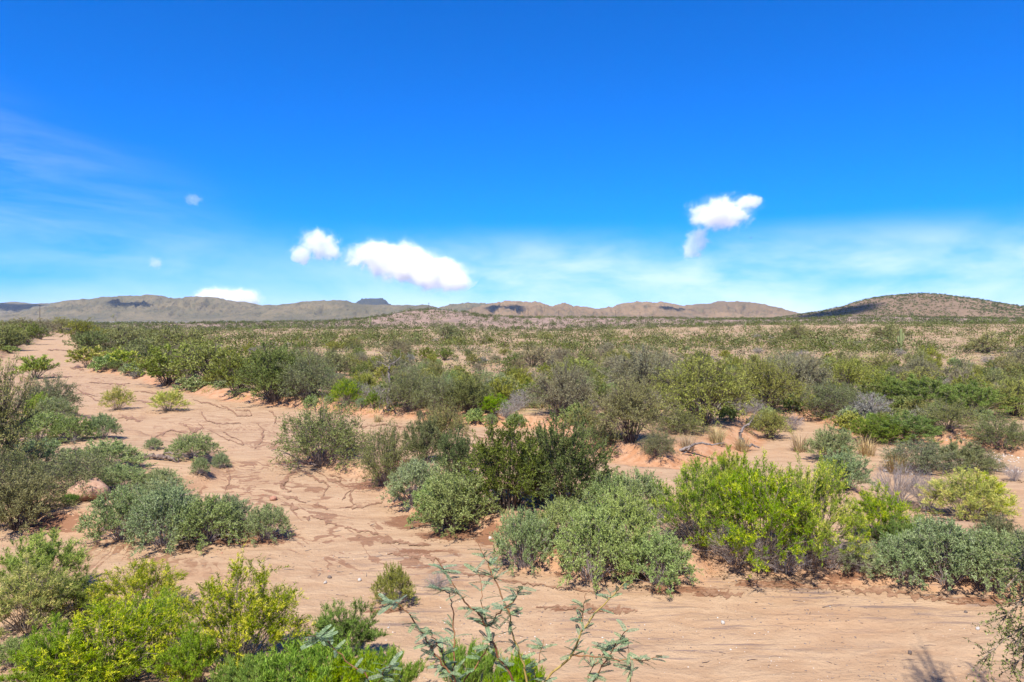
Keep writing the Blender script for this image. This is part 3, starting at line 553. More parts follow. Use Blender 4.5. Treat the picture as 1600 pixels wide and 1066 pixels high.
# ------------------------------------------------------------------ plants one can point to in the photograph
SHRUB = dict(broom=('broom_bush', 'bush'), greenbroom=('green_bush', 'bush'), creosote=('creosote_bush', 'bush'), mesquite=('mesquite_tree', 'tree'),
             bursage=('grey_green_shrub', 'shrub'), catclaw=('twiggy_shrub', 'shrub'), deadbush=('dead_brush', 'brush'), herb=('green_herb', 'herb'))
PLACED = []
def put(kind, px, py, top, wpx, label, leafm=None, group=None, vi=None, hero=None, lean=.04):
    x, y, z = at(px, py); hm = (py - top) / F * y; wm = wpx / F * y
    nm, cat = SHRUB[kind]; PLACED.append((x, y, wm * .5))
    hero = (y < 48) if hero is None else hero
    return plant(kind, nm, (x, y, z - .02), hm, wm, label, cat, group, hero, leafm, vi, lean=lean)
G = LM
HAND = [
 # near bank, bottom left
 ('broom', 45, 985, 884, 150, 'yellow-flowering broom with bare purple stems at the left frame edge', G['gold']),
 ('greenbroom', 62, 935, 838, 130, 'tall loose pale-green broom rising behind the yellow one at left edge', G['broom']),
 ('broom', 218, 962, 880, 130, 'yellow-green broom at the back of the bottom-left clump', G['gold']),
 ('greenbroom', 116, 965, 903, 95, 'bright green broom between the two yellow ones, bottom left'),
 ('broom', 175, 1072, 945, 215, 'large lime-green broom filling the bottom-left corner', G['broom']),
 ('greenbroom', 80, 1085, 975, 110, 'wispy lime bush at the bottom-left corner edge', G['broom']),
 ('broom', 375, 1058, 889, 195, 'big round yellow-tipped broom, rightmost of the bottom-left clump', G['gold']),
 ('greenbroom', 532, 1045, 948, 122, 'short bright green bush right of the big yellow broom'),
 ('herb', 470, 1082, 1016, 150, 'fresh green needle-leaved herb at the bottom edge under the short bush'),
 ('herb', 385, 1090, 1035, 110, 'fresh green herb at the foot of the big yellow broom'),
 ('herb', 600, 1085, 1030, 110, 'fresh green herb on the bottom edge left of the acacia sprig'),
 ('herb', 735, 1085, 1012, 90, 'fresh green herb behind the lower left acacia stems'),
 ('herb', 810, 1090, 1034, 80, 'fresh green herb behind the yellow acacia stem'),
 ('bursage', 18, 1040, 1000, 60, 'low sage-green herb at the left edge of the bottom bank'),
 ('greenbroom', 300, 1080, 985, 90, 'leafy green bush between the lime corner broom and big yellow broom', G['broom']),
 ('broom', 245, 1030, 930, 110, 'yellow-green broom in the middle of the bottom-left clump', G['broom']),
 ('herb', 130, 1095, 1035, 160, 'grassy lime herb under the lime-green corner broom'),
 ('herb', 540, 1095, 1040, 120, 'fresh green herb below the short bright green bush'),
 # thicket left of the far wash
 ('mesquite', 8, 540, 505, 62, 'grey-green tree at the left frame edge beside the far wash'),
 ('creosote', 42, 536, 506, 46, 'dark green shrub in the middle of the thicket left of the far wash'),
 ('catclaw', 62, 530, 508, 40, 'dull shrub at the right end of the thicket left of the far wash'),
 ('creosote', 20, 546, 522, 44, 'low green shrub at the front of the thicket left of the far wash', G['catclaw']),
 ('bursage', 14, 551, 541, 26, 'pale low tuft at the sand edge left of the far wash'),
 ('mesquite', 30, 522, 497, 56, 'olive tree at the back of the thicket left of the far wash', G['olive']),
 ('mesquite', 70, 522, 499, 44, 'brownish tree at the head of the far wash', G['tan']),
 ('mesquite', 95, 518, 496, 46, 'green tree closing the far end of the wash'),
 ('mesquite', 130, 530, 500, 56, 'olive tree on the right of the far end of the wash', G['olive']),
 # left island
 ('mesquite', -22, 760, 574, 120, 'large feathery grey-green tree cut by the left frame edge'),
 ('catclaw', 72, 648, 588, 95, 'dull brownish-green shrub behind the large left-edge tree'),
 ('greenbroom', 55, 592, 557, 56, 'bright green bush at the left where the wash widens', G['broom']),
 ('greenbroom', 62, 655, 616, 42, 'small lime-green bush below the dull brown-green shrub', G['broom']),
 ('bursage', 85, 658, 622, 60, 'grey-green shrub with lime sprigs on the left sandbar'),
 ('bursage', 60, 690, 646, 90, 'grey-green mound under the left-edge tree'),
 ('bursage', 112, 690, 652, 62, 'purple-grey stemmed mound on the left sandbar'),
 ('bursage', 160, 684, 648, 48, 'rightmost grey-green mound on the left sandbar, nearest the two wash bushes'),
 ('bursage', 50, 732, 690, 100, 'spreading grey-green mound left of the round boulder'),
 ('bursage', 165, 735, 690, 110, 'grey-green mound between boulder and fallen log'),
 ('catclaw', 120, 770, 705, 130, 'dark green low shrub below the round boulder at left', G['catclaw']),
 ('creosote', 28, 826, 738, 120, 'light green open creosote leaning over the sand at left edge', G['mesquite']),
 ('catclaw', 10, 775, 705, 110, 'dark tangled shrub under the left-edge tree'),
 ('bursage', 190, 768, 728, 80, 'purple-grey brush on the pink earth mound'),
 ('bursage', 250, 764, 734, 62, 'grey-green shrub right of the pink earth mound'),
 ('bursage', 300, 716, 679, 76, 'neat grey-green shrub right of the fallen log'),
 ('bursage', 240, 702, 685, 26, 'small grey-green tuft just above the fallen log'),
 ('bursage', 313, 740, 716, 28, 'tiny grey-green tuft, left of the pair below the neat shrub'),
 ('bursage', 345, 732, 708, 28, 'tiny grey-green tuft, right of the pair below the neat shrub'),
 ('bursage', 192, 842, 765, 110, 'leftmost mound of the big sage-green clump on the left sandbar'),
 ('bursage', 258, 852, 768, 118, 'middle mound of the big sage-green clump on the left sandbar'),
 ('bursage', 322, 848, 780, 110, 'right mound of the big sage-green clump on the left sandbar'),
 ('bursage', 355, 826, 776, 72, 'back right mound of the big sage-green clump on the left sandbar'),
 ('bursage', 250, 800, 752, 100, 'rear mound of the big sage-green clump on the left sandbar'),
 ('bursage', 416, 842, 792, 72, 'greyer mound standing alone right of the sage-green clump'),
 ('herb', 108, 790, 772, 26, 'small bright green tuft beside the pink earth mound'),
 # bushes out in the wash, upper left
 ('broom', 183, 641, 605, 46, 'left of two round yellow-green bushes alone on the wash sand', G['yellow']),
 ('broom', 262, 643, 610, 60, 'right of two round yellow-green bushes alone on the wash sand', G['yellow']),
 ('broom', 137, 572, 543, 54, 'dark yellow flowering bush at the right edge of the far wash', G['gold']),
 ('broom', 190, 574, 546, 48, 'bright yellow flowering bush at the right edge of the far wash', G['gold']),
 ('bursage', 166, 578, 556, 44, 'grey shrub between the two yellow flowering bushes'),
 ('bursage', 206, 583, 567, 34, 'small blue-green shrub below the bright yellow bush'),
 ('bursage', 303, 610, 589, 52, 'pale grey shrub at the foot of the dark thicket'),
 # dark thicket along the right bank of the wash
 ('creosote', 262, 602, 540, 105, 'dark green shrub at the left end of the bank thicket'),
 ('mesquite', 330, 598, 532, 120, 'tall dark green tree in the bank thicket above the pale grey shrub'),
 ('creosote', 372, 617, 548, 86, 'dark bushy shrub in the bank thicket overhanging the sand'),
 ('creosote', 428, 628, 540, 108, 'dark dense shrub at the right end of the bank thicket'),
 ('catclaw', 482, 622, 552, 96, 'brownish green shrub right of the bank thicket'),
 ('catclaw', 228, 572, 530, 84, 'dull green shrub behind the yellow flowering bushes'),
 ('mesquite', 280, 556, 510, 100, 'spreading green tree behind the bank thicket'),
 ('mesquite', 190, 545, 508, 90, 'round green tree at the right side of the far wash'),
 ('creosote', 140, 548, 518, 60, 'green shrub crowding the far end of the wash at right'),
 ('broom', 540, 634, 594, 46, 'lime-green round bush at the far bank left of the dead snag', G['broom']),
 ('greenbroom', 584, 637, 612, 28, 'small vivid green bush beside the dead snag'),
 ('bursage', 566, 637, 622, 22, 'small blue-grey shrub between the lime bush and vivid green bush'),
 ('catclaw', 640, 640, 572, 86, 'dull grey-green shrub right of the dead snag'),
 ('catclaw', 690, 640, 586, 84, 'mixed brown and green shrub on the far bank near centre'),
 ('creosote', 735, 642, 590, 80, 'bluish green shrub on the far bank near centre'),
 ('greenbroom', 772, 648, 618, 50, 'yellow-green low bush on the far bank near centre', G['herb']),
 ('bursage', 768, 664, 647, 20, 'left of two tiny pale shrubs on the back channel sand'),
 ('bursage', 806, 666, 647, 32, 'right of two tiny pale shrubs on the back channel sand'),
 # middle island
 ('catclaw', 505, 728, 630, 150, 'large rounded twiggy shrub at the left end of the middle island'),
 ('catclaw', 602, 758, 668, 86, 'dark twiggy shrub right of the large rounded one'),
 ('creosote', 662, 724, 652, 66, 'dark green shrub behind the sage mound on the middle island', G['catclaw']),
 ('mesquite', 690, 694, 636, 78, 'pale loose feathery shrub at the back of the middle island'),
 ('creosote', 712, 748, 674, 74, 'dark creosote just left of the biggest dark bush', G['deep']),
 ('creosote', 795, 794, 664, 150, 'left half of the biggest dark green bush pair on the middle island', G['deep']),
 ('creosote', 882, 796, 656, 160, 'right half of the biggest dark green bush pair on the middle island', G['deep']),
 ('greenbroom', 912, 682, 632, 56, 'yellow-leaved sparse shrub behind the biggest dark bush', G['mesquite']),
 ('bursage', 650, 786, 722, 92, 'pale sage mound below the dark twiggy shrub'),
 ('creosote', 712, 828, 736, 128, 'fresh green spreading shrub over the wet bank left of centre', G['bursage']),
 ('bursage', 700, 818, 748, 110, 'sage mound tangled with the fresh green spreading shrub'),
 ('bursage', 820, 886, 800, 92, 'leftmost sage mound of the front clump on the middle island'),
 ('bursage', 925, 906, 796, 125, 'tallest sage mound of the front clump on the middle island'),
 ('bursage', 1030, 912, 832, 112, 'rightmost sage mound of the front clump, above the wet sand'),
 ('bursage', 975, 868, 770, 110, 'grey-topped mound behind the front sage clump'),
 ('bursage', 880, 846, 782, 92, 'small green-grey mound behind the front sage clump'),
 ('bursage', 1000, 808, 740, 105, 'silvery grey mound left of the big lime broom'),
 ('bursage', 950, 800, 738, 80, 'silvery mound at the right foot of the biggest dark bush'),
 ('broom', 1095, 852, 722, 140, 'left part of the big lime-green broom thicket'),
 ('broom', 1185, 888, 730, 176, 'middle and largest part of the big lime-green broom thicket'),
 ('broom', 1268, 886, 726, 160, 'right part of the big lime-green broom thicket'),
 ('greenbroom', 1140, 800, 708, 90, 'green top at the back of the big lime broom thicket', G['broom']),
 ('deadbush', 1075, 842, 790, 110, 'dark dead brush under the left side of the lime broom'),
 ('deadbush', 1150, 878, 812, 130, 'dark dead brush at the front foot of the lime broom'),
 ('deadbush', 1225, 894, 828, 130, 'purple-brown dead brush below the right side of the lime broom'),
 ('deadbush', 1300, 886, 840, 100, 'dead twigs beside the bleached branch right of the lime broom'),
 ('broom', 1372, 846, 762, 100, 'separate lime broom right of the big thicket', G['broom']),
 ('greenbroom', 1398, 862, 812, 80, 'deep green bush under the separate lime broom'),
 ('bursage', 1345, 893, 850, 70, 'low green shrub at the foot of the bleached branch'),
 ('bursage', 1412, 902, 838, 100, 'left sage mound of the right-hand bank row'),
 ('bursage', 1478, 910, 818, 130, 'largest blue-green sage mound of the right-hand bank row'),
 ('bursage', 1548, 920, 832, 110, 'sage mound near the right edge behind the creosote sprays'),
 ('bursage', 1440, 858, 808, 70, 'small sage shrub behind the right-hand bank row'),
 ('bursage', 1604, 905, 830, 80, 'sage mound cut by the right frame edge'),
 ('creosote', 1558, 864, 806, 70, 'open dark-twigged shrub in front of the yellow broom at right', G['catclaw']),
 ('broom', 1538, 806, 742, 84, 'right side of the yellow-flowered broom clump on the sand at right', G['yellow']),
 ('broom', 1512, 814, 736, 120, 'round yellow-flowered broom alone on the sand at right', G['yellow']),
 ('deadbush', 1402, 790, 726, 84, 'left bare grey bush beside the round yellow broom'),
 ('deadbush', 1448, 796, 736, 66, 'right bare grey bush touching the round yellow broom'),
 ('creosote', 1320, 764, 706, 78, 'blue-green shrub above the separate lime broom', G['bursage']),
 ('creosote', 1302, 722, 668, 80, 'dusty green shrub on the sandbar right of the deadwood', G['bursage']),
 ('catclaw', 1438, 738, 690, 110, 'wide brown-green shrub behind the bare grey bushes'),
 ('greenbroom', 1500, 736, 690, 80, 'olive bush right of the wide brown-green shrub', G['mesquite']),
 ('catclaw', 1530, 736, 700, 70, 'purple-stemmed shrub above the round yellow broom'),
 ('deadbush', 1584, 752, 726, 30, 'little dry tuft on the gravel bar at the right edge'),
 ('bursage', 616, 945, 884, 62, 'lone pale green shrub standing in the near wash', G['olive']),
 # far bank and flat behind it, right half
 ('mesquite', 985, 692, 594, 120, 'grey-green airy tree on the red bank behind the biggest dark bush', G['mesquite']),
 ('mesquite', 1098, 664, 556, 165, 'widest dark-trunked tree beyond the red bank right of centre'),
 ('mesquite', 880, 650, 570, 110, 'brown-tinged tree left of the airy grey-green one', G['tan']),
 ('mesquite', 1010, 622, 545, 110, 'tree with reddish bare top behind the airy grey-green one', G['tan']),
 ('mesquite', 1190, 645, 565, 120, 'shady green tree right of the widest dark-trunked one', G['olive']),
 ('mesquite', 1250, 622, 556, 100, 'grey tree with dark forked trunk on the right flat', G['tan']),
 ('catclaw', 1300, 650, 600, 110, 'purple-grey tangled shrub over the side channel'),
 ('catclaw', 940, 695, 660, 70, 'brown shrub on top of the red bank'),
 ('catclaw', 1030, 712, 672, 56, 'dark drooping shrub on the face of the red bank'),
 ('catclaw', 1060, 676, 640, 80, 'purple stemmed shrub under the widest tree'),
 ('mesquite', 1204, 686, 642, 62, 'small green vase-shaped tree on the sandbar'),
 ('deadbush', 1240, 672, 646, 34, 'small purple-grey dead bush at the edge of the side channel'),
 ('greenbroom', 1420, 690, 648, 110, 'vivid dark green creosote thicket over the side channel', G['green']),
 ('creosote', 1370, 692, 650, 80, 'deep green shrub beside the side channel', G['green']),
 ('greenbroom', 1440, 640, 590, 130, 'broad vivid green shrub on the right flat', G['green']),
 ('greenbroom', 1520, 650, 600, 110, 'vivid green shrub near the right edge of the flat', G['green']),
 ('catclaw', 1480, 672, 625, 100, 'grey-green shrub in front of the vivid green ones at right'),
 ('catclaw', 1565, 700, 652, 90, 'dark shrub over the red cut bank at the right edge'),
 ('mesquite', 1590, 650, 590, 100, 'tree cut by the right frame edge on the flat'),
 ('mesquite', 1540, 552, 520, 62, 'round dark tree on the tan slope at far right'),
 ('mesquite', 1390, 530, 508, 60, 'green tree left of the tall saguaro'),
 ('mesquite', 1245, 530, 506, 50, 'green round tree on the slope left of the hill'),
 ('mesquite', 700, 530, 505, 46, 'green round tree below the central gravel hill'),
]
for row in HAND:
    kind, px, py, top, wpx, label = row[:6]
    put(kind, px, py, top, wpx, label, row[6] if len(row) > 6 else None)
GR = [(1075, 704, 1.3, 'dry straw tuft on the red bank, left of the pair by the deadwood'), (1120, 694, 1.5, 'dry straw tuft on the red bank, right of the pair by the deadwood'),
      (1250, 706, 1.6, 'straw tuft on the sandbar below the side channel'), (1160, 706, 1.3, 'yellowish grass tuft next to the deadwood stump'), (1355, 712, 1.6, 'straw tuft between the dusty green shrub and olive bush'),
      (760, 640, 1.6, 'green-yellow grass tuft on far bank near centre'), (660, 742, 1.0, 'pale grass tuft below the pale feathery shrub'), (90, 1062, .75, 'pale dry grass at the bottom-left corner'),
      (255, 1052, .7, 'dry grass at the foot of the lime-green corner broom'), (300, 1075, .7, 'dry grass between the lime broom and big yellow broom'), (845, 786, 1.0, 'rusty dead grass under the biggest dark bush pair'),
      (590, 660, 1.0, 'small straw tuft at foot of the dead snag'), (1400, 740, 1.5, 'long straw grass in front of the wide brown-green shrub'), (1330, 738, 1.2, 'straw clump beside the blue-green shrub')]
for px, py, s, lab in GR:
    x, y, z = at(px, py); tuft('grass_tuft', (x, y, z), s, lab, 'grass')

def leaf_litter():
    """fallen twigs and leaves caught under the nearer shrubs"""
    rs = np.random.RandomState(31); P, D, L, W = [], [], [], []
    for x, y, r in PLACED:
        if y > 42: continue
        n = int(150 * min(2.2, r * r + .3)); a = rs.uniform(0, 6.283, n); q = r * 1.05 * np.sqrt(rs.uniform(0, 1, n)); px_, py_ = x + np.cos(a) * q, y + np.sin(a) * q
        P.append(np.stack([px_, py_, height(px_, py_) + .008], 1)); t = rs.uniform(0, 6.283, n); D.append(np.stack([np.cos(t), np.sin(t), rs.uniform(-.05, .35, n)], 1)); L.append(.03 * 5 ** rs.uniform(0, 1, n)); W.append(rs.uniform(.01, .03, n))
    P, D, L, W = np.concatenate(P), unit(np.concatenate(D)), np.concatenate(L), np.concatenate(W)
    V, Q, T = leaves(P, D, L, W, rs, rs.uniform(0, 1, len(P)))
    link('leaf_litter', mesh_of('leaf_litter', V, Q, {'tint': T}, mat=leaf_material('litter_leaf', [(0, (.08, .05, .03)), (.5, (.17, .115, .07)), (1, (.30, .225, .14))])), None, 'stuff', 'brown twigs and leaves fallen under the nearer shrubs')
leaf_litter()

# ------------------------------------------------------------------ the scrub beyond: individuals out to the low ridge
ZONES = [(-400, 118, 'in the thicket left of the far wash', 'left thicket'), (118, 470, 'on the flat behind the wash bank thicket', 'flat behind the bank thicket'), (470, 860, 'on the open flat below the central gravel hill', 'central flat'),
         (860, 1200, 'on the flat right of centre below the long tan mountain', 'flat right of centre'), (1200, 2300, 'on the right flat below the dotted hill', 'right flat')]
DESC = dict(mesquite='olive grey-green mesquite tree', creosote='dark green creosote bush', bursage='small grey-green shrub', catclaw='dull grey-brown twiggy shrub', deadbush='bare purple-grey dead brush', greenbroom='bright green leafy bush')
def thin(x, y):
    u = x / y * F + 800; sparse = 1 - .6 * ss(85, 130, y) * ss(230, 330, u)
    """how closely the shrubs stand: dense near the wash, patchy with bare clearings farther out"""
    c = ss(.57, .47, fbm(x * .022 + 5, y * .03 + 2, 3))
    return np.clip(1 - ss(70, 160, y) * .5 - c * ss(45, 85, y) * .8, .05, 1) * sparse
VARM = dict(mesquite=['mesquite', 'mesquite', 'olive', 'olive', 'tan', 'tan'], creosote=['creosote', 'creosote', 'olive', 'olive'], catclaw=['catclaw', 'tan', 'tan', 'bursage'], bursage=['bursage', 'bursage', 'olive', 'grey'])
WILD = []
def scatter(kind, n, d0, d1, hlo, hhi, wr, gap, seed, leafm=None, u0=-260, u1=1860, clump=.0):
    rs = np.random.RandomState(seed); m = n * 14
    u = rs.uniform(u0, u1, m); t = rs.uniform(0, 1, m); y = 1 / (1 / d0 + t ** 1.25 * (1 / d1 - 1 / d0)); 
    x = (u - 800) / F * y; s = height(x, y, True)[1]['s']
    ok = (s < -gap) & (fbm(x * .045 + seed, y * .045, 3) > clump * .5) & (rs.uniform(0, 1, m) < thin(x, y))
    z = height(x, y); cnt = 0
    for i in np.nonzero(ok)[0]:
        hm = rs.uniform(hlo, hhi); wm = hm * rs.uniform(*wr)
        if any((x[i] - a) ** 2 + (y[i] - b) ** 2 < ((r + wm * .5) * .6) ** 2 for a, b, r in PLACED): continue
        far = 'near ' if y[i] < 75 else ('mid-distance ' if y[i] < 125 else 'distant ')
        for a, b, lab, grp in ZONES:
            if a <= u[i] < b: break
        nm, cat = SHRUB[kind]; lm = leafm or (LM[VARM[kind][rs.randint(len(VARM[kind]))]] if kind in VARM else None)
        hm *= 1 - .25 * float(ss(80, 140, y[i]))
        ob = plant(kind, nm, (x[i], y[i], z[i] - .03), hm, wm, far + DESC[kind] + ' ' + lab, cat, far + kind.replace('broom', ' bush').replace('catclaw', 'twiggy shrub').replace('bursage', 'grey shrub').replace('deadbush', 'dead brush') + ' group, ' + grp, False, lm, lean=.05)
        if y[i] < 125: WILD.append((ob, kind, lm, u[i], HZ + (EYE - z[i]) * F / y[i]))
        PLACED.append((x[i], y[i], wm * .5)); cnt += 1
        if cnt >= n: break
scatter('mesquite', 95, 46, 210, 1.3, 2.4, (1.3, 2.0), 1.2, 1, clump=.95)
scatter('creosote', 170, 40, 220, .9, 1.7, (1.1, 1.7), .6, 2, clump=.8)
scatter('catclaw', 140, 38, 190, .7, 1.4, (1.2, 2.0), .6, 3, clump=.9)
scatter('greenbroom', 60, 40, 170, .8, 1.5, (1.0, 1.6), .6, 4, LM['olive'], clump=.9)
scatter('deadbush', 130, 36, 150, .7, 1.3, (1.1, 1.8), .6, 6, clump=.9)
scatter('bursage', 170, 34, 120, .4, .9, (1.2, 2.0), .3, 5, clump=.7)

MARKS = [(608, 600, 'the grey dead snag'), (430, 590, 'the right end of the bank thicket'), (275, 560, 'the left end of the bank thicket'), (165, 552, 'the yellow bushes by far wash'), (1098, 615, 'the widest dark-trunked tree'),
         (985, 645, 'the airy tree on the red bank'), (1300, 630, 'the tangled shrub over the side channel'), (1440, 618, 'the broad vivid green shrub'), (1575, 680, 'the red cut bank at the right edge'), (1408, 545, 'the tall saguaro'), (1540, 540, 'the round tree on the tan slope'),
         (690, 618, 'the mixed brown shrub near centre'), (785, 650, 'the two tiny pale channel shrubs'), (880, 612, 'the brown-tinged tree'), (1190, 610, 'the shady green tree'), (1010, 585, 'the tree with reddish bare top'), (1250, 590, 'the tree with dark forked trunk'), (700, 520, 'the central gravel hill'), (40, 535, 'the thicket left of the far wash'), (540, 615, 'the lime bush on the far bank')]
ORD = 'closest,second closest,third closest,fourth closest,fifth closest,sixth closest,seventh closest,eighth closest,ninth closest,tenth closest,eleventh closest,twelfth closest,thirteenth closest,fourteenth closest,fifteenth closest,sixteenth closest,seventeenth closest,eighteenth closest,nineteenth closest,twentieth closest'.split(',')
TINTW = dict(yellow_leaf='yellow', olive_leaf='yellowish olive', brownish_leaf='brownish', creosote_leaf='dark green', mesquite_leaf='grey-green', green_leaf='green', catclaw_leaf='dull green', bursage_leaf='sage-green', grey_leaf='grey', broom_leaf='bright green')
NOUN = dict(mesquite='mesquite tree', creosote='creosote bush', bursage='low shrub', catclaw='twiggy shrub', deadbush='bare dead brush', greenbroom='leafy bush')
buckets = {}
for ob, kind, lm, u, v in WILD:
    k = min(range(len(MARKS)), key=lambda i: (u - MARKS[i][0]) ** 2 + (2.5 * (v - MARKS[i][1])) ** 2); mx, my, ph = MARKS[k]
    rel = 'left' if u < mx else 'right'
    buckets.setdefault((kind, lm.name if lm else '', k, rel), []).append(((u - mx) ** 2 + (2.5 * (v - my)) ** 2, ob))
for (kind, lmn, k, rel), lst in buckets.items():
    lst.sort(key=lambda t: t[0])
    for i, (_, ob) in enumerate(lst):
        w1 = (TINTW[lmn] + ' ') if lmn and kind != 'deadbush' else ('purple-grey ' if kind == 'deadbush' else '')
        if i < len(ORD): ob['label'] = f'{ORD[i]} {w1}{NOUN[kind]} {rel} of {MARKS[k][2]}' if len(lst) > 1 else f'{w1}{NOUN[kind]} {rel} of {MARKS[k][2]}'

# ------------------------------------------------------------------ uncountable scrub and ground cover farther off
def cover(name, label, n, d0, d1, gap, hl, nl, leaf, mat, seed, spread=1.2, dense=0.0, u0=-260, u1=1860, power=1.0, ut=1.0):
    rs = np.random.RandomState(seed); m = int(n * 5)
    u = rs.uniform(u0, u1, m); t = rs.uniform(0, 1, m) ** power; y = 1 / (1 / d0 + t * (1 / d1 - 1 / d0)); x = (u - 800) / F * y
    h, d = height(x, y, True); ok = (d['s'] < -gap) & (fbm(x * .06 + seed, y * .06, 3) > dense) & ((u < 270) | (rs.uniform(0, 1, m) < ut))
    idx = np.nonzero(ok)[0][:n]; x, y, z = x[idx], y[idx], h[idx]; n = len(idx)
    H = rs.uniform(hl[0], hl[1], n); W = H * rs.uniform(.5, .95, n) * spread
    a = rs.uniform(0, 6.283, (n, nl)); r = np.sqrt(rs.uniform(0, 1, (n, nl))); zz = rs.uniform(0, 1, (n, nl)) * np.sqrt(1 - .8 * r * r)
    ax = rs.uniform(.75, 1.3, (n, 1))
    p = np.stack([x[:, None] + np.cos(a) * r * W[:, None] * ax, y[:, None] + np.sin(a) * r * W[:, None] / ax, z[:, None] + zz * H[:, None] - .05], -1).reshape(-1, 3)
    dd = unit(np.stack([np.cos(a) * r * .6, np.sin(a) * r * .6, .35 + 0 * a], -1).reshape(-1, 3) + rs.normal(0, .6, (n * nl, 3)))
    sc = np.repeat(H, nl)
    tint = np.clip(np.repeat(rs.uniform(0, .6, n), nl) + rs.uniform(0, .4, n * nl), 0, 1)
    V, Q, T = leaves(p, dd, leaf[0] * sc * rs.uniform(.7, 1.3, n * nl), leaf[1] * sc * rs.uniform(.7, 1.3, n * nl), rs, tint)
    link(name, mesh_of(name, V, Q, {'tint': T}, mat=mat), None, 'stuff', label)
cover('distant_scrub', 'olive green scrub blurring together on the far plain', 2300, 110, 430, 1, (.8, 2.2), 60, (.23, .105), LM['darkolive'], 21, 1.4, .44, ut=.4)
cover('distant_scrub', 'dark green bushes merging along the far plain', 2000, 100, 440, 1, (.7, 1.8), 54, (.25, .115), LM['dark'], 22, 1.3, .42, ut=.4)
cover('distant_scrub', 'grey-brown shrubs dotted over the gravel ridge', 4200, 250, 600, 1, (.9, 1.9), 30, (.36, .2), LM['darkgrey'], 23, 1.2, .2, u0=-260, power=.45)
cover('distant_scrub', 'dotted dark brush on the far gravel ridge', 3600, 250, 600, 1, (.9, 2.0), 30, (.36, .2), LM['dark'], 24, 1.2, .2, u0=-260, power=.45)
cover('low_ground_cover', 'low grey-green ground cover between the shrubs', 2300, 38, 240, .4, (.25, .65), 44, (.26, .10), LM['catclaw'], 25, 1.4, .40)
cover('low_ground_cover', 'dark small brush between the shrubs', 2200, 60, 300, .4, (.4, 1.0), 28, (.3, .14), LM['darkgrey'], 28, 1.2, .34)
cover('low_ground_cover', 'small olive brush carpeting the far plain', 2600, 90, 320, .4, (.4, 1.0), 26, (.3, .15), LM['darkolive'], 29, 1.3, .36)
cover('low_ground_cover', 'yellow-green grass and herbs between the shrubs', 1300, 36, 110, .3, (.15, .4), 36, (.6, .07), LM['straw'], 26, 2.2, .47)
cover('low_ground_cover', 'fresh green annuals between the shrubs', 1200, 36, 120, .3, (.15, .4), 40, (.34, .09), LM['broom'], 27, 1.8, .48)

def hill_scrub(seed, n, mat, label, hl):
    X, Y, Z = HILL; rs = np.random.RandomState(seed); nv, nu = X.shape
    a = rs.uniform(0, nv * .62, n); b = rs.uniform(0, nu - 1.01, n); i = a.astype(int); j = b.astype(int); fa = a - i; fb = b - j
    def at2(M): return (M[i, j] * (1 - fa) * (1 - fb) + M[i + 1, j] * fa * (1 - fb) + M[i, j + 1] * (1 - fa) * fb + M[i + 1, j + 1] * fa * fb)
    x, y, z = at2(X), at2(Y), at2(Z); ok = fbm(x * .012 + seed, y * .012, 3) > rs.uniform(.25, .6, n); x, y, z = x[ok], y[ok], z[ok]; n = len(x); nl = 14
    H = rs.uniform(hl[0], hl[1], n); an = rs.uniform(0, 6.283, (n, nl)); r = np.sqrt(rs.uniform(0, 1, (n, nl))) * H[:, None] * .75
    p = np.stack([x[:, None] + np.cos(an) * r, y[:, None] + np.sin(an) * r, z[:, None] + rs.uniform(0, .7, (n, nl)) * H[:, None]], -1).reshape(-1, 3)
    V, Q, T = leaves(p, unit(rs.normal(0, .6, (n * nl, 3)) + (0, -.2, .5)), np.repeat(H, nl) * .55, np.repeat(H, nl) * .4, rs, np.clip(np.repeat(rs.uniform(0, .6, n), nl) + rs.uniform(0, .4, n * nl), 0, 1))
    link('hill_scrub', mesh_of('hill_scrub', V, Q, {'tint': T}, mat=mat), None, 'stuff', label)
hill_scrub(3, 13000, LM['dark'], 'dark shrubs dotting the rounded brown hill', (1.6, 3.4))
hill_scrub(5, 6000, LM['darkolive'], 'olive shrubs dotting the rounded brown hill', (1.6, 3.0))

# ------------------------------------------------------------------ the blue-green acacia sprig in the foreground
def empty(name, loc, label, cat, group=None):
    e = bpy.data.objects.new(name, None); COL.objects.link(e); e.location = loc; e['label'] = label; e['category'] = cat; e.empty_display_size = .2
    if group: e['group'] = group
    return e
def pinna(seed):
    """one compound leaf: a rib with paired leaflets, 7 cm long"""
    rs = np.random.RandomState(seed); V, Q, T = [], [], []
    n = 14; L = .092
    bend = rs.uniform(-.25, .25)
    for i in range(n):
        t = (i + .5) / n; c = np.array([L * t, bend * L * t * t, -.012 * t * t])
        w = .0165 * (math.sin(math.pi * (t * .80 + .16)) ** .35)
        for sg in (-1, 1):
            d = np.array([.42, sg, rs.uniform(-.35, .05)]); d /= np.linalg.norm(d); sd = np.array([1, -.42 * sg, 0]) * .0036
            k = len(V); V += [c, c + d * w * .5 + sd, c + d * w, c + d * w * .5 - sd]; Q.append([k, k + 1, k + 2, k + 3]); T += [rs.uniform(0, 1)] * 4
    k = len(V); rib = np.array([[0, 0, 0], [L * .5, bend * L * .25, -.003], [L, bend * L, -.012]])
    for a in range(2):
        V += [rib[a] + (0, .0014, .001), rib[a] - (0, .0014, -.001), rib[a + 1] - (0, .001, -.001), rib[a + 1] + (0, .001, .001)]; Q.append([k, k + 1, k + 2, k + 3]); T += [.9] * 4; k += 4
    return mesh_of('acacia_leaf', np.array(V), np.array(Q), {'tint': np.array(T)}, mat=LM['acacia'])
LEAF = [pinna(i) for i in range(6)]
def px3(px, py, d): return np.array([(px - 800) / F * d, d, EYE - (py - HZ) / F * d])
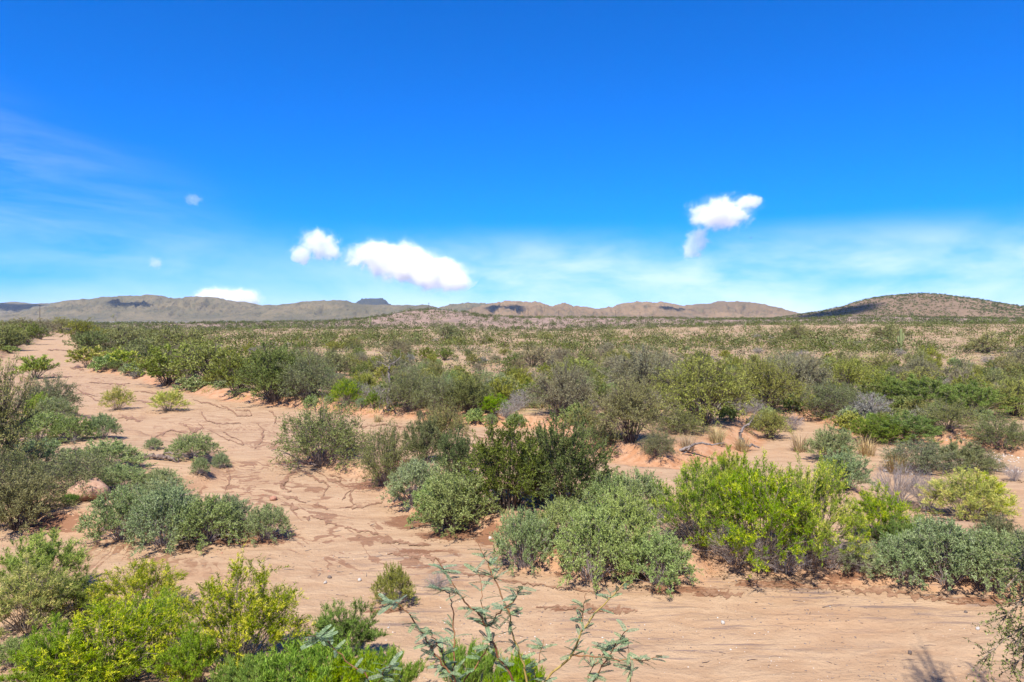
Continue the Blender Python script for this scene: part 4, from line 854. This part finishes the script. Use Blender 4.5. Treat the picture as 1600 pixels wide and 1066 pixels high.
def catmull(P, k=6):
    P = np.asarray(P, float); Q = np.concatenate([[2 * P[0] - P[1]], P, [2 * P[-1] - P[-2]]]); out = []
    for i in range(1, len(Q) - 2):
        for t in np.linspace(0, 1, k, endpoint=False):
            a, b, c, d = Q[i - 1:i + 3]; out.append(.5 * (2 * b + (c - a) * t + (2 * a - 5 * b + 4 * c - d) * t * t + (3 * b - a - 3 * c + d) * t ** 3))
    out.append(P[-1]); return np.array(out)
def sprig(root, label, stems, leaf_n, seed):
    rs = np.random.RandomState(seed)
    rx, ry = root; e = empty('acacia_sapling', (rx, ry, h1(rx, ry)), label, 'sapling'); o0 = np.array([rx, ry, h1(rx, ry)])
    tot = 0
    for pts, d0, d1, r0, low, young, nlf in stems:
        ds = np.linspace(d0, d1, len(pts)); P = [px3(a, b, d) for (a, b), d in zip(pts, ds)]
        nroot = 0
        if low: P = [o0 + np.array([rs.uniform(-.05, .05), 0, -.05]), (o0 + P[0]) / 2 + rs.normal(0, .05, 3)] + P; nroot = 2
        C = catmull(P, 5); C[1:-1] += rs.normal(0, .004, C[1:-1].shape)
        rr = r0 * np.linspace(1, .35, len(C))
        v, q = tubes((C - o0)[None], rr[None], 5)
        b = link('branch', mesh_of('acacia_branch', v, q, smooth=True, mat=TWY if young else TWR), e)
        vis = np.nonzero(np.arange(len(C)) >= nroot * 5)[0]
        for i in range(int(nlf * 1.75)):
            j = int(vis[int(rs.uniform(0, len(vis) - 1) )]); t = rs.uniform(0, 1); p = C[j] * (1 - t) + C[min(j + 1, len(C) - 1)] * t
            for side in range(2):
                l = link('leaf', LEAF[rs.randint(6)], b); l.location = Vector(p - o0); sc = rs.uniform(.65, 1.15); l.scale = (sc, sc, sc)
                az = rs.uniform(0, 6.28); dv = Vector((math.cos(az), math.sin(az) * .7, rs.uniform(-.35, .75)))
                l.rotation_euler = dv.to_track_quat('X', 'Z').to_euler(); l.rotation_euler.rotate_axis('X', rs.uniform(-.6, .6)); tot += 1
    return e
sprig((-.1, 4.05), 'blue-green acacia sapling with reddish stems at the bottom centre', [
    ([(803, 1066), (778, 1024), (761, 984), (748, 961), (727, 942), (702, 904), (681, 872)], 4.0, 3.9, .0095, True, False, 17),
    ([(823, 1066), (812, 1022), (799, 985), (797, 960)], 4.1, 4.1, .010, True, True, 6),
    ([(797, 962), (791, 946), (776, 912), (761, 880), (746, 848)], 4.1, 4.2, .0065, False, False, 12),
    ([(708, 1066), (710, 1031), (709, 988), (708, 954), (702, 929), (681, 920)], 3.9, 4.1, .0075, True, False, 7),
    ([(712, 1066), (691, 1037), (661, 993), (625, 946), (606, 944)], 3.8, 3.7, .008, True, False, 13),
    ([(727, 1066), (744, 1041), (763, 1010), (772, 1000)], 4.0, 4.0, .007, True, False, 5),
    ([(762, 984), (780, 957), (801, 940), (817, 916)], 4.0, 3.9, .006, False, False, 8),
    ([(758, 972), (754, 950), (752, 920), (747, 888)], 4.0, 4.2, .004, False, False, 4),
    ([(700, 1050), (690, 1020), (680, 1000), (672, 985)], 3.9, 3.7, .005, False, False, 7)], 0, 3)
sprig((.45, 4.3), 'sparse blue-green acacia sapling right of the bottom-centre one', [
    ([(852, 1066), (890, 1027), (909, 986), (930, 959), (956, 933), (977, 910)], 4.3, 4.2, .010, True, True, 9),
    ([(909, 986), (912, 959), (915, 927)], 4.25, 4.3, .005, False, False, 5),
    ([(892, 1024), (920, 1026), (947, 1028), (1002, 1032), (1034, 1024)], 4.3, 4.1, .0055, False, False, 8),
    ([(928, 1066), (945, 1037), (960, 1010), (981, 984)], 4.3, 4.2, .0075, True, False, 10),
    ([(920, 1058), (941, 1024), (958, 1001)], 4.35, 4.3, .0055, True, False, 5),
    ([(985, 1065), (984, 1031), (982, 997)], 4.2, 4.2, .005, True, False, 6),
    ([(838, 1063), (841, 1035), (849, 999)], 4.4, 4.4, .005, True, False, 5)], 0, 4)
sprig((-1.2, 3.7), 'low blue-green acacia sprig at the bottom left of centre', [
    ([(575, 1068), (540, 1032), (510, 1002), (480, 992)], 3.7, 3.6, .006, True, False, 8),
    ([(590, 1068), (600, 1050), (612, 1040)], 3.7, 3.6, .005, True, False, 5)], 0, 5)

# ------------------------------------------------------------------ creosote leaning in at the right frame edge
def overhang():
    rs = np.random.RandomState(8); rx, ry = 5.35, 6.6; rz = h1(rx, ry); o0 = np.array([rx, ry, rz])
    e = empty('creosote_bush', (rx, ry, rz), 'near creosote spray reaching in from the right frame edge', 'bush')
    mains = [([(1640, 960), (1600, 980), (1570, 1000), (1535, 1030)], 6.2), ([(1650, 905), (1610, 925), (1585, 950), (1550, 985)], 6.3), ([(1650, 990), (1615, 1010), (1595, 1030), (1580, 1045)], 6.1),
             ([(1660, 860), (1620, 880), (1595, 892), (1572, 920)], 6.5), ([(1650, 830), (1615, 855), (1598, 868), (1590, 885)], 6.7), ([(1640, 940), (1615, 960), (1600, 985), (1590, 1010)], 6.0)]
    for k in range(24): 
        a = rs.uniform(1640, 1800); b = rs.uniform(380, 950); mains.append(([(1730, 1100), (a + 30, (b + 1100) / 2), (a, b)], rs.uniform(6.0, 7.6)))
    for k in range(30):  # tall unseen branches, added beyond the frame edge to cast shade on the sand
        mains.append(([(1668, 900), (rs.uniform(1690, 1720), 640), (rs.uniform(1700, 1770), rs.uniform(-160, 300))], rs.uniform(5.2, 6.4)))
    P1 = []
    for pts, d in mains:
        P = [o0 - (0, 0, .1)] + [px3(x, y, d) for x, y in pts]; C = catmull(P, 5); f = np.linspace(0, len(C) - 1, 16).astype(int); P1.append(C[f])
    P1 = np.array(P1) - o0; SV, SQ = [], []; off = 0
    v, q = tubes(P1, np.linspace(.016, .005, 16)[None] * np.ones((len(P1), 1)), 4); SV.append(v); SQ.append(q); off = len(v)
    m = len(P1) * 34; o, T = sample(np.repeat(P1, 34, 0), .42 + .58 * rs.uniform(0, 1, m)); d = unit(T * .6 + rs.normal(0, .6, (m, 3)) + (0, 0, .1)); L = rs.uniform(.08, .3, m)[:, None]; e2 = o + d * L
    v, q = tubes(np.stack([o, e2], 1), np.array([[.0035, .0018]]) * np.ones((m, 1)), 3); SV.append(v); SQ.append(q + off)
    ix = np.repeat(np.arange(m), 16); n = len(ix); p = o[ix] + (e2 - o)[ix] * rs.uniform(.25, 1.05, n)[:, None]
    V, Q, T2 = leaves(p, unit(d[ix] * .5 + rs.normal(0, .8, (n, 3))), rs.uniform(.018, .036, n), rs.uniform(.009, .015, n), rs, rs.uniform(0, 1, n))
    link('stems', mesh_of('creosote_stems', np.concatenate(SV), np.concatenate(SQ), mat=TWB), e)
    link('foliage', mesh_of('creosote_foliage', V, Q, {'tint': T2}, mat=LM['creosote']), e)
overhang()

# ------------------------------------------------------------------ dead wood
def deadwood(name, label, cat, pieces, mat, sides=7):
    """pieces: list of (photo polyline, lift of each point above the ground, radius0, radius1); first is the main stem, others are branches"""
    x, y, z = at(*pieces[0][0][0]); e = empty(name, (x, y, z), label, cat); o = np.array([x, y, z]); rs = np.random.RandomState(int(x * 7 + 900) % 999)
    for i, (pts, lift, r0, r1, dy) in enumerate(pieces):
        P = []
        for (a, b), l, q in zip(pts, lift, dy if isinstance(dy, (list, tuple)) else [dy] * len(pts)):
            d = y + q; P.append(px3(a, b, d))
        C = catmull(P, 6); C[1:] += rs.normal(0, r0 * .25, C[1:].shape)
        R = np.linspace(r0, r1, len(C)) * rs.uniform(.85, 1.2, len(C))
        C = np.concatenate([C, C[-1:] + (C[-1:] - C[-2:-1]) * .02]); R = np.append(R, .001)
        v, q = tubes((C - o)[None], R[None], sides)
        link('trunk' if i == 0 else 'branch', mesh_of(name, v, q, smooth=True, mat=mat), e)
    return e
deadwood('fallen_log', 'dark weathered log lying on the left sandbar', 'log', [
    ([(206, 717), (225, 714), (245, 713), (262, 715), (280, 719)], [0] * 5, .10, .05, 0), ([(250, 713), (262, 707), (272, 710), (284, 708)], [0] * 4, .035, .012, 0), ([(266, 716), (280, 724), (292, 729)], [0] * 3, .03, .01, -.2), ([(212, 718), (220, 724), (232, 726)], [0] * 3, .05, .02, -.3)], WOODD)
deadwood('dead_snag', 'grey dead tree standing at the far bank left of centre', 'dead tree', [
    ([(608, 642), (606, 622), (610, 602), (608, 582), (611, 568)], [0] * 5, 0.110, 0.039, 0), ([(610, 570), (620, 564), (626, 556), (625, 548)], [0] * 4, 0.033, 0.011, 0), ([(609, 575), (598, 568), (592, 566)], [0] * 3, 0.033, 0.011, .3),
    ([(608, 605), (598, 612), (594, 628), (592, 645)], [0] * 4, 0.039, 0.017, -.4), ([(607, 612), (618, 606), (628, 596), (634, 592)], [0] * 4, 0.033, 0.008, .2), ([(607, 622), (614, 634), (618, 648)], [0] * 3, 0.039, 0.017, -.5), ([(606, 600), (600, 590), (596, 580)], [0] * 3, 0.028, 0.008, 0), ([(612, 568), (618, 572), (624, 570)], [0] * 3, 0.022, 0.006, .2), ([(602, 622), (597, 634), (600, 646)], [0] * 3, 0.033, 0.011, -.3)], WOOD)
deadwood('bleached_branch', 'bleached forked branch sticking out right of the lime broom', 'branch', [
    ([(1300, 862), (1325, 850), (1345, 846), (1368, 852), (1388, 860)], [0] * 5, .045, .02, 0), ([(1328, 849), (1338, 840), (1338, 826)], [0] * 3, .035, .02, 0), ([(1322, 852), (1320, 868), (1318, 884)], [0] * 3, .035, .02, -.1), ([(1300, 892), (1318, 882), (1330, 886)], [0] * 3, .025, .01, -.2)], WOOD)
deadwood('dead_stump', 'leaning grey stump with a forked top on the red bank', 'stump', [
    ([(1158, 702), (1160, 690), (1156, 682), (1162, 668), (1172, 662)], [0] * 5, .10, .03, 0), ([(1158, 698), (1172, 696), (1186, 700)], [0] * 3, .08, .03, -.2), ([(1164, 668), (1174, 658), (1180, 646)], [0] * 3, .03, .012, 0), ([(1152, 702), (1140, 696), (1130, 692)], [0] * 3, .05, .02, 0)], WOOD)
deadwood('driftwood', 'grey driftwood branch lying on top of the red bank', 'branch', [
    ([(1062, 704), (1080, 697), (1096, 692), (1112, 695), (1130, 692)], [0] * 5, .06, .02, 0), ([(1080, 697), (1074, 704), (1066, 710)], [0] * 3, .04, .015, -.2)], WOOD)
deadwood('fallen_branch', 'bent dead branch trailing on sand left of the large rounded twiggy shrub', 'branch', [
    ([(500, 728), (475, 722), (455, 712), (436, 704), (424, 703)], [0] * 5, .045, .012, -.3), ([(470, 724), (452, 726), (430, 726)], [0] * 3, .02, .008, -.6)], WOODD)
deadwood('root_tangle', 'bare leaning roots below the large rounded twiggy shrub', 'roots', [
    ([(548, 700), (538, 718), (532, 734), (536, 742)], [0] * 4, .05, .02, -.4), ([(552, 690), (560, 712), (546, 728)], [0] * 3, .04, .015, -.5), ([(540, 716), (528, 726), (520, 736)], [0] * 3, .03, .012, -.5)], WOOD)

# ------------------------------------------------------------------ boulders, stones, gravel
def rock_material(name, a, b):
    m, g, p = principled(name); pos = g.n('ShaderNodeTexCoord').outputs['Object']
    n = g.noise(pos, 4, 7, .65); g.link(g.mix(g.ss(n, .35, .65), a, b), p.inputs['Base Color'])
    bp = g.n('ShaderNodeBump', {'Height': n, 'Strength': .6, 'Distance': .08}); g.link(bp.outputs[0], p.inputs['Normal']); return m
RK = rock_material('pink_earth', (.34, .19, .12), (.42, .27, .18)); RW = rock_material('pale_stone', (.46, .41, .36), (.60, .56, .50)); RD = rock_material('dark_stone', (.13, .10, .085), (.24, .19, .16)); RR = rock_material('red_stone', (.36, .16, .10), (.44, .25, .17))
def rock_mesh(seed, sub=2):
    import bmesh
    bm = bmesh.new(); bmesh.ops.create_icosphere(bm, subdivisions=sub, radius=1); V = np.array([v.co[:] for v in bm.verts]); T = np.array([[v.index for v in f.verts] for f in bm.faces]); bm.free()
    rs = np.random.RandomState(seed); r = np.ones(len(V))
    for i in range(9):                                                   # planes knock facets off the lump
        d = unit(rs.normal(size=3)); c = V @ d; lim = rs.uniform(.55, .85); r = np.minimum(r, np.where(c > 1e-3, lim / np.maximum(c, 1e-3), 9))
    return V * np.clip(r, .4, 1)[:, None] * (1 + .05 * rs.normal(size=(len(V), 1))), T
ROCKS = {}
def rock(px, py, wpx, hpx, label, mat, seed, name='stone', cat='stone', group=None, sub=2, smooth=False):
    key = (seed, mat.name, sub)
    if key not in ROCKS: V, T = rock_mesh(seed, sub); ROCKS[key] = mesh_of('stone', V, T, mat=mat, smooth=smooth)
    x, y, z = at(px, py); s = wpx / 2 / F * y; o = link(name, ROCKS[key], None, None, label, cat, group)
    o.location = (x, y, z + hpx * .25 / F * y); o.scale = (s, s * .8, hpx * .62 / F * y); o.rotation_euler = (0, 0, seed * 1.7)
rock(105, 714, 46, 22, 'round pink earth hump between grey shrubs on the left sandbar', RK, 1, 'earth_mound', 'mound', sub=3, smooth=True)
rock(142, 780, 66, 36, 'pink earth lump with cracks above the damp sand at left', RK, 2, 'earth_mound', 'mound', sub=3, smooth=True)
rock(426, 781, 18, 8, 'flat reddish stone on the wash sand right of the sage clump', RR, 3)
rock(766, 842, 7, 5, 'small white stone on the wet sand left of the front sage mounds', RW, 4)
rock(1129, 975, 9, 6, 'white stone beside the dark streak in the near wash', RW, 5)
rock(1528, 984, 9, 5, 'pale stone on the near wash left of the creosote spray', RW, 6)
rock(1422, 1022, 8, 6, 'small dark stone near the bottom right of the wash', RD, 7)
rock(562, 908, 8, 5, 'white stone on the near wash left of the lone shrub', RW, 8)
rock(515, 904, 8, 6, 'dark stone among debris left of the lone shrub', RD, 9)
rock(508, 912, 7, 5, 'pale stone among debris left of the lone shrub', RW, 10)
rock(607, 982, 5, 3, 'tiny white stone on the sand near the bottom centre', RW, 11)
rock(1509, 958, 7, 5, 'grey stone at the right of the near wash', RD, 12)
put('deadbush', 684, 921, 896, 44, 'small rusty heap of flood debris left of the acacia', LM['grey'])
def litter(name, label, n, mats, size, seed, region):
    rs = np.random.RandomState(seed); V, Q, k = [], [], 0
    pts = []
    while len(pts) < n:
        a, b = rs.uniform(region[0], region[2]), rs.uniform(region[1], region[3]); x, y = ground_xy(a, b)
        if vnoise(np.array([x * .7 + seed]), np.array([y * 1.3]))[0] > rs.uniform(.35, .75): pts.append((x, y))
    P = np.array(pts); z = height(P[:, 0], P[:, 1]); B, T = rock_mesh(seed, 1)
    for (x, y), zz in zip(pts, z):
        s = size[0] * (size[1] / size[0]) ** (rs.uniform(0, 1) ** 2.2); a = rs.uniform(0, 6.28); c, sn = math.cos(a), math.sin(a)
        b = B * s * np.array([1, rs.uniform(.6, .9), rs.uniform(.4, .7)]); V.append(np.stack([b[:, 0] * c - b[:, 1] * sn + x, b[:, 0] * sn + b[:, 1] * c + y, b[:, 2] + zz], 1)); Q.append(T + k); k += len(B)
    link(name, mesh_of(name, np.concatenate(V), np.concatenate(Q), mat=mats), None, 'stuff', label)
litter('gravel', 'scattered dark gravel on the near wash sand', 1500, RD, (.008, .035), 3, (480, 880, 1600, 1066))
litter('gravel', 'scattered pale gravel on the near wash sand', 500, RW, (.008, .03), 4, (480, 860, 1600, 1066))
litter('gravel', 'reddish pebbles over the left and middle sand', 900, RR, (.012, .05), 6, (0, 700, 1600, 900))
litter('gravel', 'pale river gravel bar at the right edge of the side channel', 700, RW, (.02, .07), 9, (1380, 690, 1680, 740))

def sticks(name, label, n, seed, region, mat):
    rs = np.random.RandomState(seed); P = []
    while len(P) < n:
        a, b = rs.uniform(region[0], region[2]), rs.uniform(region[1], region[3]); x, y = ground_xy(a, b)
        if vnoise(np.array([x * .5 + seed]), np.array([y * .9]))[0] < rs.uniform(.3, .8): continue
        L = .04 * (8 ** (rs.uniform(0, 1) ** 2.5)); t = rs.normal(0, .7); q = [np.array([x + math.cos(t) * L * k, y + math.sin(t) * L * k, 0]) + rs.normal(0, .06 * L, 3) * (1, 1, 0) for k in (-.5, 0, .5)]
        P.append(q)
    P = np.array(P); P[:, :, 2] = height(P[:, :, 0].ravel(), P[:, :, 1].ravel()).reshape(P.shape[:2]) + .006
    v, q = tubes(P, np.array([[.006, .005, .002]]) * rs.uniform(.6, 1.6, (n, 1)), 4)
    link(name, mesh_of(name, v, q, mat=mat), None, 'stuff', label)
sticks('twig_litter', 'twigs and flood litter strewn over the near sand', 240, 12, (0, 840, 1620, 1066), WOODD)
sticks('twig_litter', 'pale twigs strewn round the islands of shrubs', 420, 14, (0, 690, 1620, 900), WOOD)

# ------------------------------------------------------------------ saguaros, poles, bird
SG = bark_material('saguaro_skin', (.16, .19, .07), (.24, .26, .11), 3)
def ribbed(P, R, sides=24):
    P = np.asarray(P, float); k = len(P); T = unit(np.gradient(P, axis=0)); A = unit(np.cross(T, np.array([.02, 1., 0]))); B = np.cross(T, A); a = np.arange(sides) / sides * 2 * np.pi; rr = np.where(np.arange(sides) % 2, .82, 1.0)
    V = P[:, None] + np.asarray(R)[:, None, None] * rr[None, :, None] * (A[:, None] * np.cos(a)[:, None] + B[:, None] * np.sin(a)[:, None])
    I = np.arange(k * sides).reshape(k, sides); J = np.roll(I, -1, 1); return V.reshape(-1, 3), np.stack([I[:-1], J[:-1], J[1:], I[1:]], -1).reshape(-1, 4)
def saguaro(px, py, top, label, arms):
    x, y, z = at(px, py); H = (py - top) / F * y; e = empty('saguaro', (x, y, z), label, 'cactus')
    t = np.linspace(-.03, 1, 14); R = H * .055 * np.where(t > .85, np.sqrt(np.clip(1 - ((t - .85) / .152) ** 2, 0, 1)), .8 + .25 * np.sin(np.clip(t, 0, 1) * 3))
    v, q = ribbed(np.stack([0 * t, 0 * t, t * H], 1), R); link('stem', mesh_of('saguaro_stem', v, q, smooth=True, mat=SG), e)
    for side, zs, out, hh in arms:
        C = catmull([(0, 0, zs * H), (side * out * H * .7, .02 * H, zs * H - .01 * H), (side * out * H, .02 * H, (zs + .06) * H), (side * out * H, .02 * H, (zs + hh) * H)], 5); tt = np.linspace(0, 1, len(C)); R = H * .038 * np.where(tt > .86, np.sqrt(np.clip(1 - ((tt - .86) / .142) ** 2, 0, 1)), 1)
        v, q = ribbed(C, R, 18); link('arm', mesh_of('saguaro_arm', v, q, smooth=True, mat=SG), e)
saguaro(1408, 551, 513, 'tall saguaro cactus with arms on the tan slope at right', [(-1, .42, .10, .26), (1, .5, .11, .3)])
saguaro(578, 511, 494, 'small saguaro cactus on the flat left of the central gravel hill', [(1, .5, .13, .25)])
saguaro(1165, 519, 503, 'small distant saguaro among shrubs right of centre', [(-1, .5, .12, .2)])
PM = bark_material('pole_wood', (.06, .045, .035), (.12, .09, .07), 3)
for i, (px, top, d, lab) in enumerate([(62, 476, 520, 'wooden utility pole above the thicket at far left'), (670, 473, 620, 'utility pole on top of the central gravel hill'), (737, 482, 660, 'utility pole just right of the central gravel hill'), (825, 482, 660, 'utility pole below the peaked mountain'),
                         (873, 485, 680, 'utility pole on the ridge right of the peaked mountain'), (928, 487, 680, 'utility pole left of the close pair on the ridge'), (962, 485, 690, 'left pole of the close pair on the ridge'), (1000, 488, 700, 'rightmost utility pole on the ridge')]):
    x = (px - 800) / F * d; g0 = h1(x, d); zt = EYE - (top - HZ) / F * d; e = empty('utility_pole', (x, d, g0), lab, 'pole', 'utility poles along the ridge'); Lh = zt - g0
    v, q = tubes(np.array([[(0, 0, -.3), (0, 0, Lh * .5), (0, 0, Lh), (0, 0, Lh + .02)]]), np.array([[.24, .2, .16, .01]]), 8); link('pole', mesh_of('pole', v, q, mat=PM), e)
    v, q = tubes(np.array([[(-1.2, -.2, Lh - .6), (-1.19, -.2, Lh - .6), (1.19, -.2, Lh - .6), (1.2, -.2, Lh - .6)]]), np.array([[.01, .1, .1, .01]]), 4); link('crossarm', mesh_of('crossarm', v, q, mat=PM), e)
def bird():
    d = 150; p = px3(1173, 372, d); V, Q = tubes(np.array([[(-.16, 0, 0), (-.08, 0, .01), (.05, 0, .01), (.13, 0, 0), (.2, 0, -.01)]]), np.array([[.005, .05, .06, .035, .005]]), 8); n = len(V)
    W = []
    for s in (-1, 1): W += [(.06, 0, .02), (-.07, 0, .02), (-.05, s * .25, .08), (.05, s * .25, .08), (-.06, s * .5, .05), (0, s * .5, .05)]
    V = np.concatenate([V, np.array(W)]); w = [[n, n + 1, n + 2, n + 3], [n + 3, n + 2, n + 4, n + 5], [n + 6, n + 7, n + 8, n + 9], [n + 9, n + 8, n + 10, n + 11]]
    o = link('bird', mesh_of('bird', V, np.concatenate([Q, np.array(w)]), mat=RD), None, None, 'tiny dark bird soaring below the right-hand cloud', 'bird'); o.location = p; o.rotation_euler = (0, .2, .6)
bird()

# ------------------------------------------------------------------ clouds: real water-drop volumes kilometres off
def cloud_material(name, dens, seed, rag, lobes, asp):
    """lobes: list of (x, y, z, radius) in the cloud's own unit box"""
    m = bpy.data.materials.new(name); m.use_nodes = True; g = NT(m.node_tree)
    co = g.n('ShaderNodeTexCoord').outputs['Object']
    f = None
    for lx, ly, lz, lr in lobes:
        d = g.n('ShaderNodeVectorMath', {0: co, 1: (lx, ly, lz)}, operation='DISTANCE').outputs['Value']
        v = g.m('SUBTRACT', 1.0, g.m('DIVIDE', d, lr)); f = v if f is None else g.m('SMOOTH_MAX', f, v, .25)
    n = g.noise(g.vadd(g.vmul(co, asp), (seed * 3.1, seed * 1.7, seed)), 1.7, 10.0, .66, .5)
    f = g.m('ADD', f, g.m('MULTIPLY', g.m('SUBTRACT', n, .5), rag))
    den = g.m('MULTIPLY', g.m('ADD', g.ss(f, .10, .38), g.m('MULTIPLY', g.ss(f, -.22, .15), .07)), dens)
    v = g.n('ShaderNodeVolumePrincipled', {'Color': (1, 1, 1, 1), 'Density': den, 'Anisotropy': -0.4})
    o = g.n('ShaderNodeOutputMaterial'); g.link(v.outputs[0], o.inputs['Volume']); return m
def cloud(px, py, d, wpx, hpx, label, dens, seed, rag, lobes, roll=0.0, world=None):
    import bmesh
    bm = bmesh.new(); bmesh.ops.create_icosphere(bm, subdivisions=3, radius=1.25); V = np.array([v.co[:] for v in bm.verts]); T = np.array([[v.index for v in f.verts] for f in bm.faces]); bm.free()
    o = link('cloud', mesh_of('cloud', V, T, mat=cloud_material('cloud_air', dens, seed, rag, lobes, (wpx / hpx, (wpx + hpx) / 2 / hpx, 1.0))), None, None, label, 'cloud', 'cumulus clouds')
    p = px3(px, py, d) if world is None else np.array(world); o.location = p; sx, sz = wpx / 2 / F * d, hpx / 2 / F * d
    o.scale = (sx, (sx + sz) * .5, sz); o.rotation_euler = (0, roll, 0)
cloud(640, 416, 9000, 190, 96, 'largest white cloud above the ridge left of centre', .009, 1, 2.5, [(-.62, 0, .35, .46), (-.3, 0, .25, .55), (.0, 0, .0, .6), (.35, 0, -.2, .58), (.7, 0, -.45, .42)])
cloud(492, 389, 9000, 80, 62, 'ragged white cloud left of the largest one', .0075, 2, 2.8, [(.15, 0, .25, .75), (-.55, 0, -.25, .5), (.55, 0, -.2, .5)])
cloud(1132, 333, 8000, 112, 64, 'fish-shaped white cloud high on the right', .009, 3, 2.5, [(-.12, 0, 0, .8), (.68, 0, .5, .42), (-.55, 0, -.25, .45)])
cloud(1088, 380, 8200, 54, 50, 'wispy scrap of cloud below the fish-shaped one', .004, 4, 2.6, [(.1, 0, .25, .75), (-.3, 0, -.4, .7)])
cloud(356, 467, 11000, 96, 44, 'white cloud top peeking over the left mountain', .010, 5, 1.4, [(-.35, 0, .1, .8), (.35, 0, 0, .8)])
cloud(302, 312, 9000, 30, 24, 'tiny faint cloud puff high at left', .0018, 6, 2.4, [(0, 0, 0, .9)])
cloud(243, 411, 9500, 26, 22, 'tiny faint cloud puff low at left', .003, 7, 2.2, [(0, 0, 0, .9)])
def shade_cloud(px, py, d, alt, wpx, dpx, label, seed):
    t = px3(px, py, d); k = alt / math.tan(math.radians(SUN_EL)); w3 = (t[0] + SUN_H[0] * k, t[1] + SUN_H[1] * k, t[2] + alt)
    cloud(0, 0, d, wpx, dpx, label, .04, seed, 1.7, [(-.35, 0, 0, .85), (.35, .1, 0, .85)], world=w3)
shade_cloud(1312, 486, 1420, 1500, 120, 90, 'cloud overhead that shades the left flank of the hill', 11)
shade_cloud(790, 486, 4300, 3000, 60, 50, 'cloud overhead that shades the peaked mountain', 12)
shade_cloud(20, 484, 6300, 3600, 80, 60, 'cloud overhead that shades the far left mountains', 13)
shade_cloud(1058, 490, 4450, 3000, 50, 40, 'cloud overhead that shades the long tan mountain', 14)
shade_cloud(205, 482, 4900, 3200, 60, 40, 'cloud overhead that shades the broad grey-brown mountain', 15)

# ------------------------------------------------------------------ the air between here and the mountains
def haze():
    x0, x1, y0, y1, z0, z1 = -12000, 12000, -400, 9400, -14, 300
    V = [(x, y, z) for x in (x0, x1) for y in (y0, y1) for z in (z0, z1)]
    Q = [(0, 1, 3, 2), (4, 6, 7, 5), (0, 4, 5, 1), (2, 3, 7, 6), (0, 2, 6, 4), (1, 5, 7, 3)]
    m = bpy.data.materials.new('haze_air'); m.use_nodes = True; g = NT(m.node_tree)
    v = g.n('ShaderNodeVolumePrincipled', {'Color': (.72, .84, 1, 1), 'Density': 2.6e-5, 'Anisotropy': 0.0}); o = g.n('ShaderNodeOutputMaterial'); g.link(v.outputs[0], o.inputs['Volume'])
    link('haze', mesh_of('haze', V, np.array(Q), mat=m), None, 'stuff', 'thin bluish haze between the wash and the mountains')
haze()
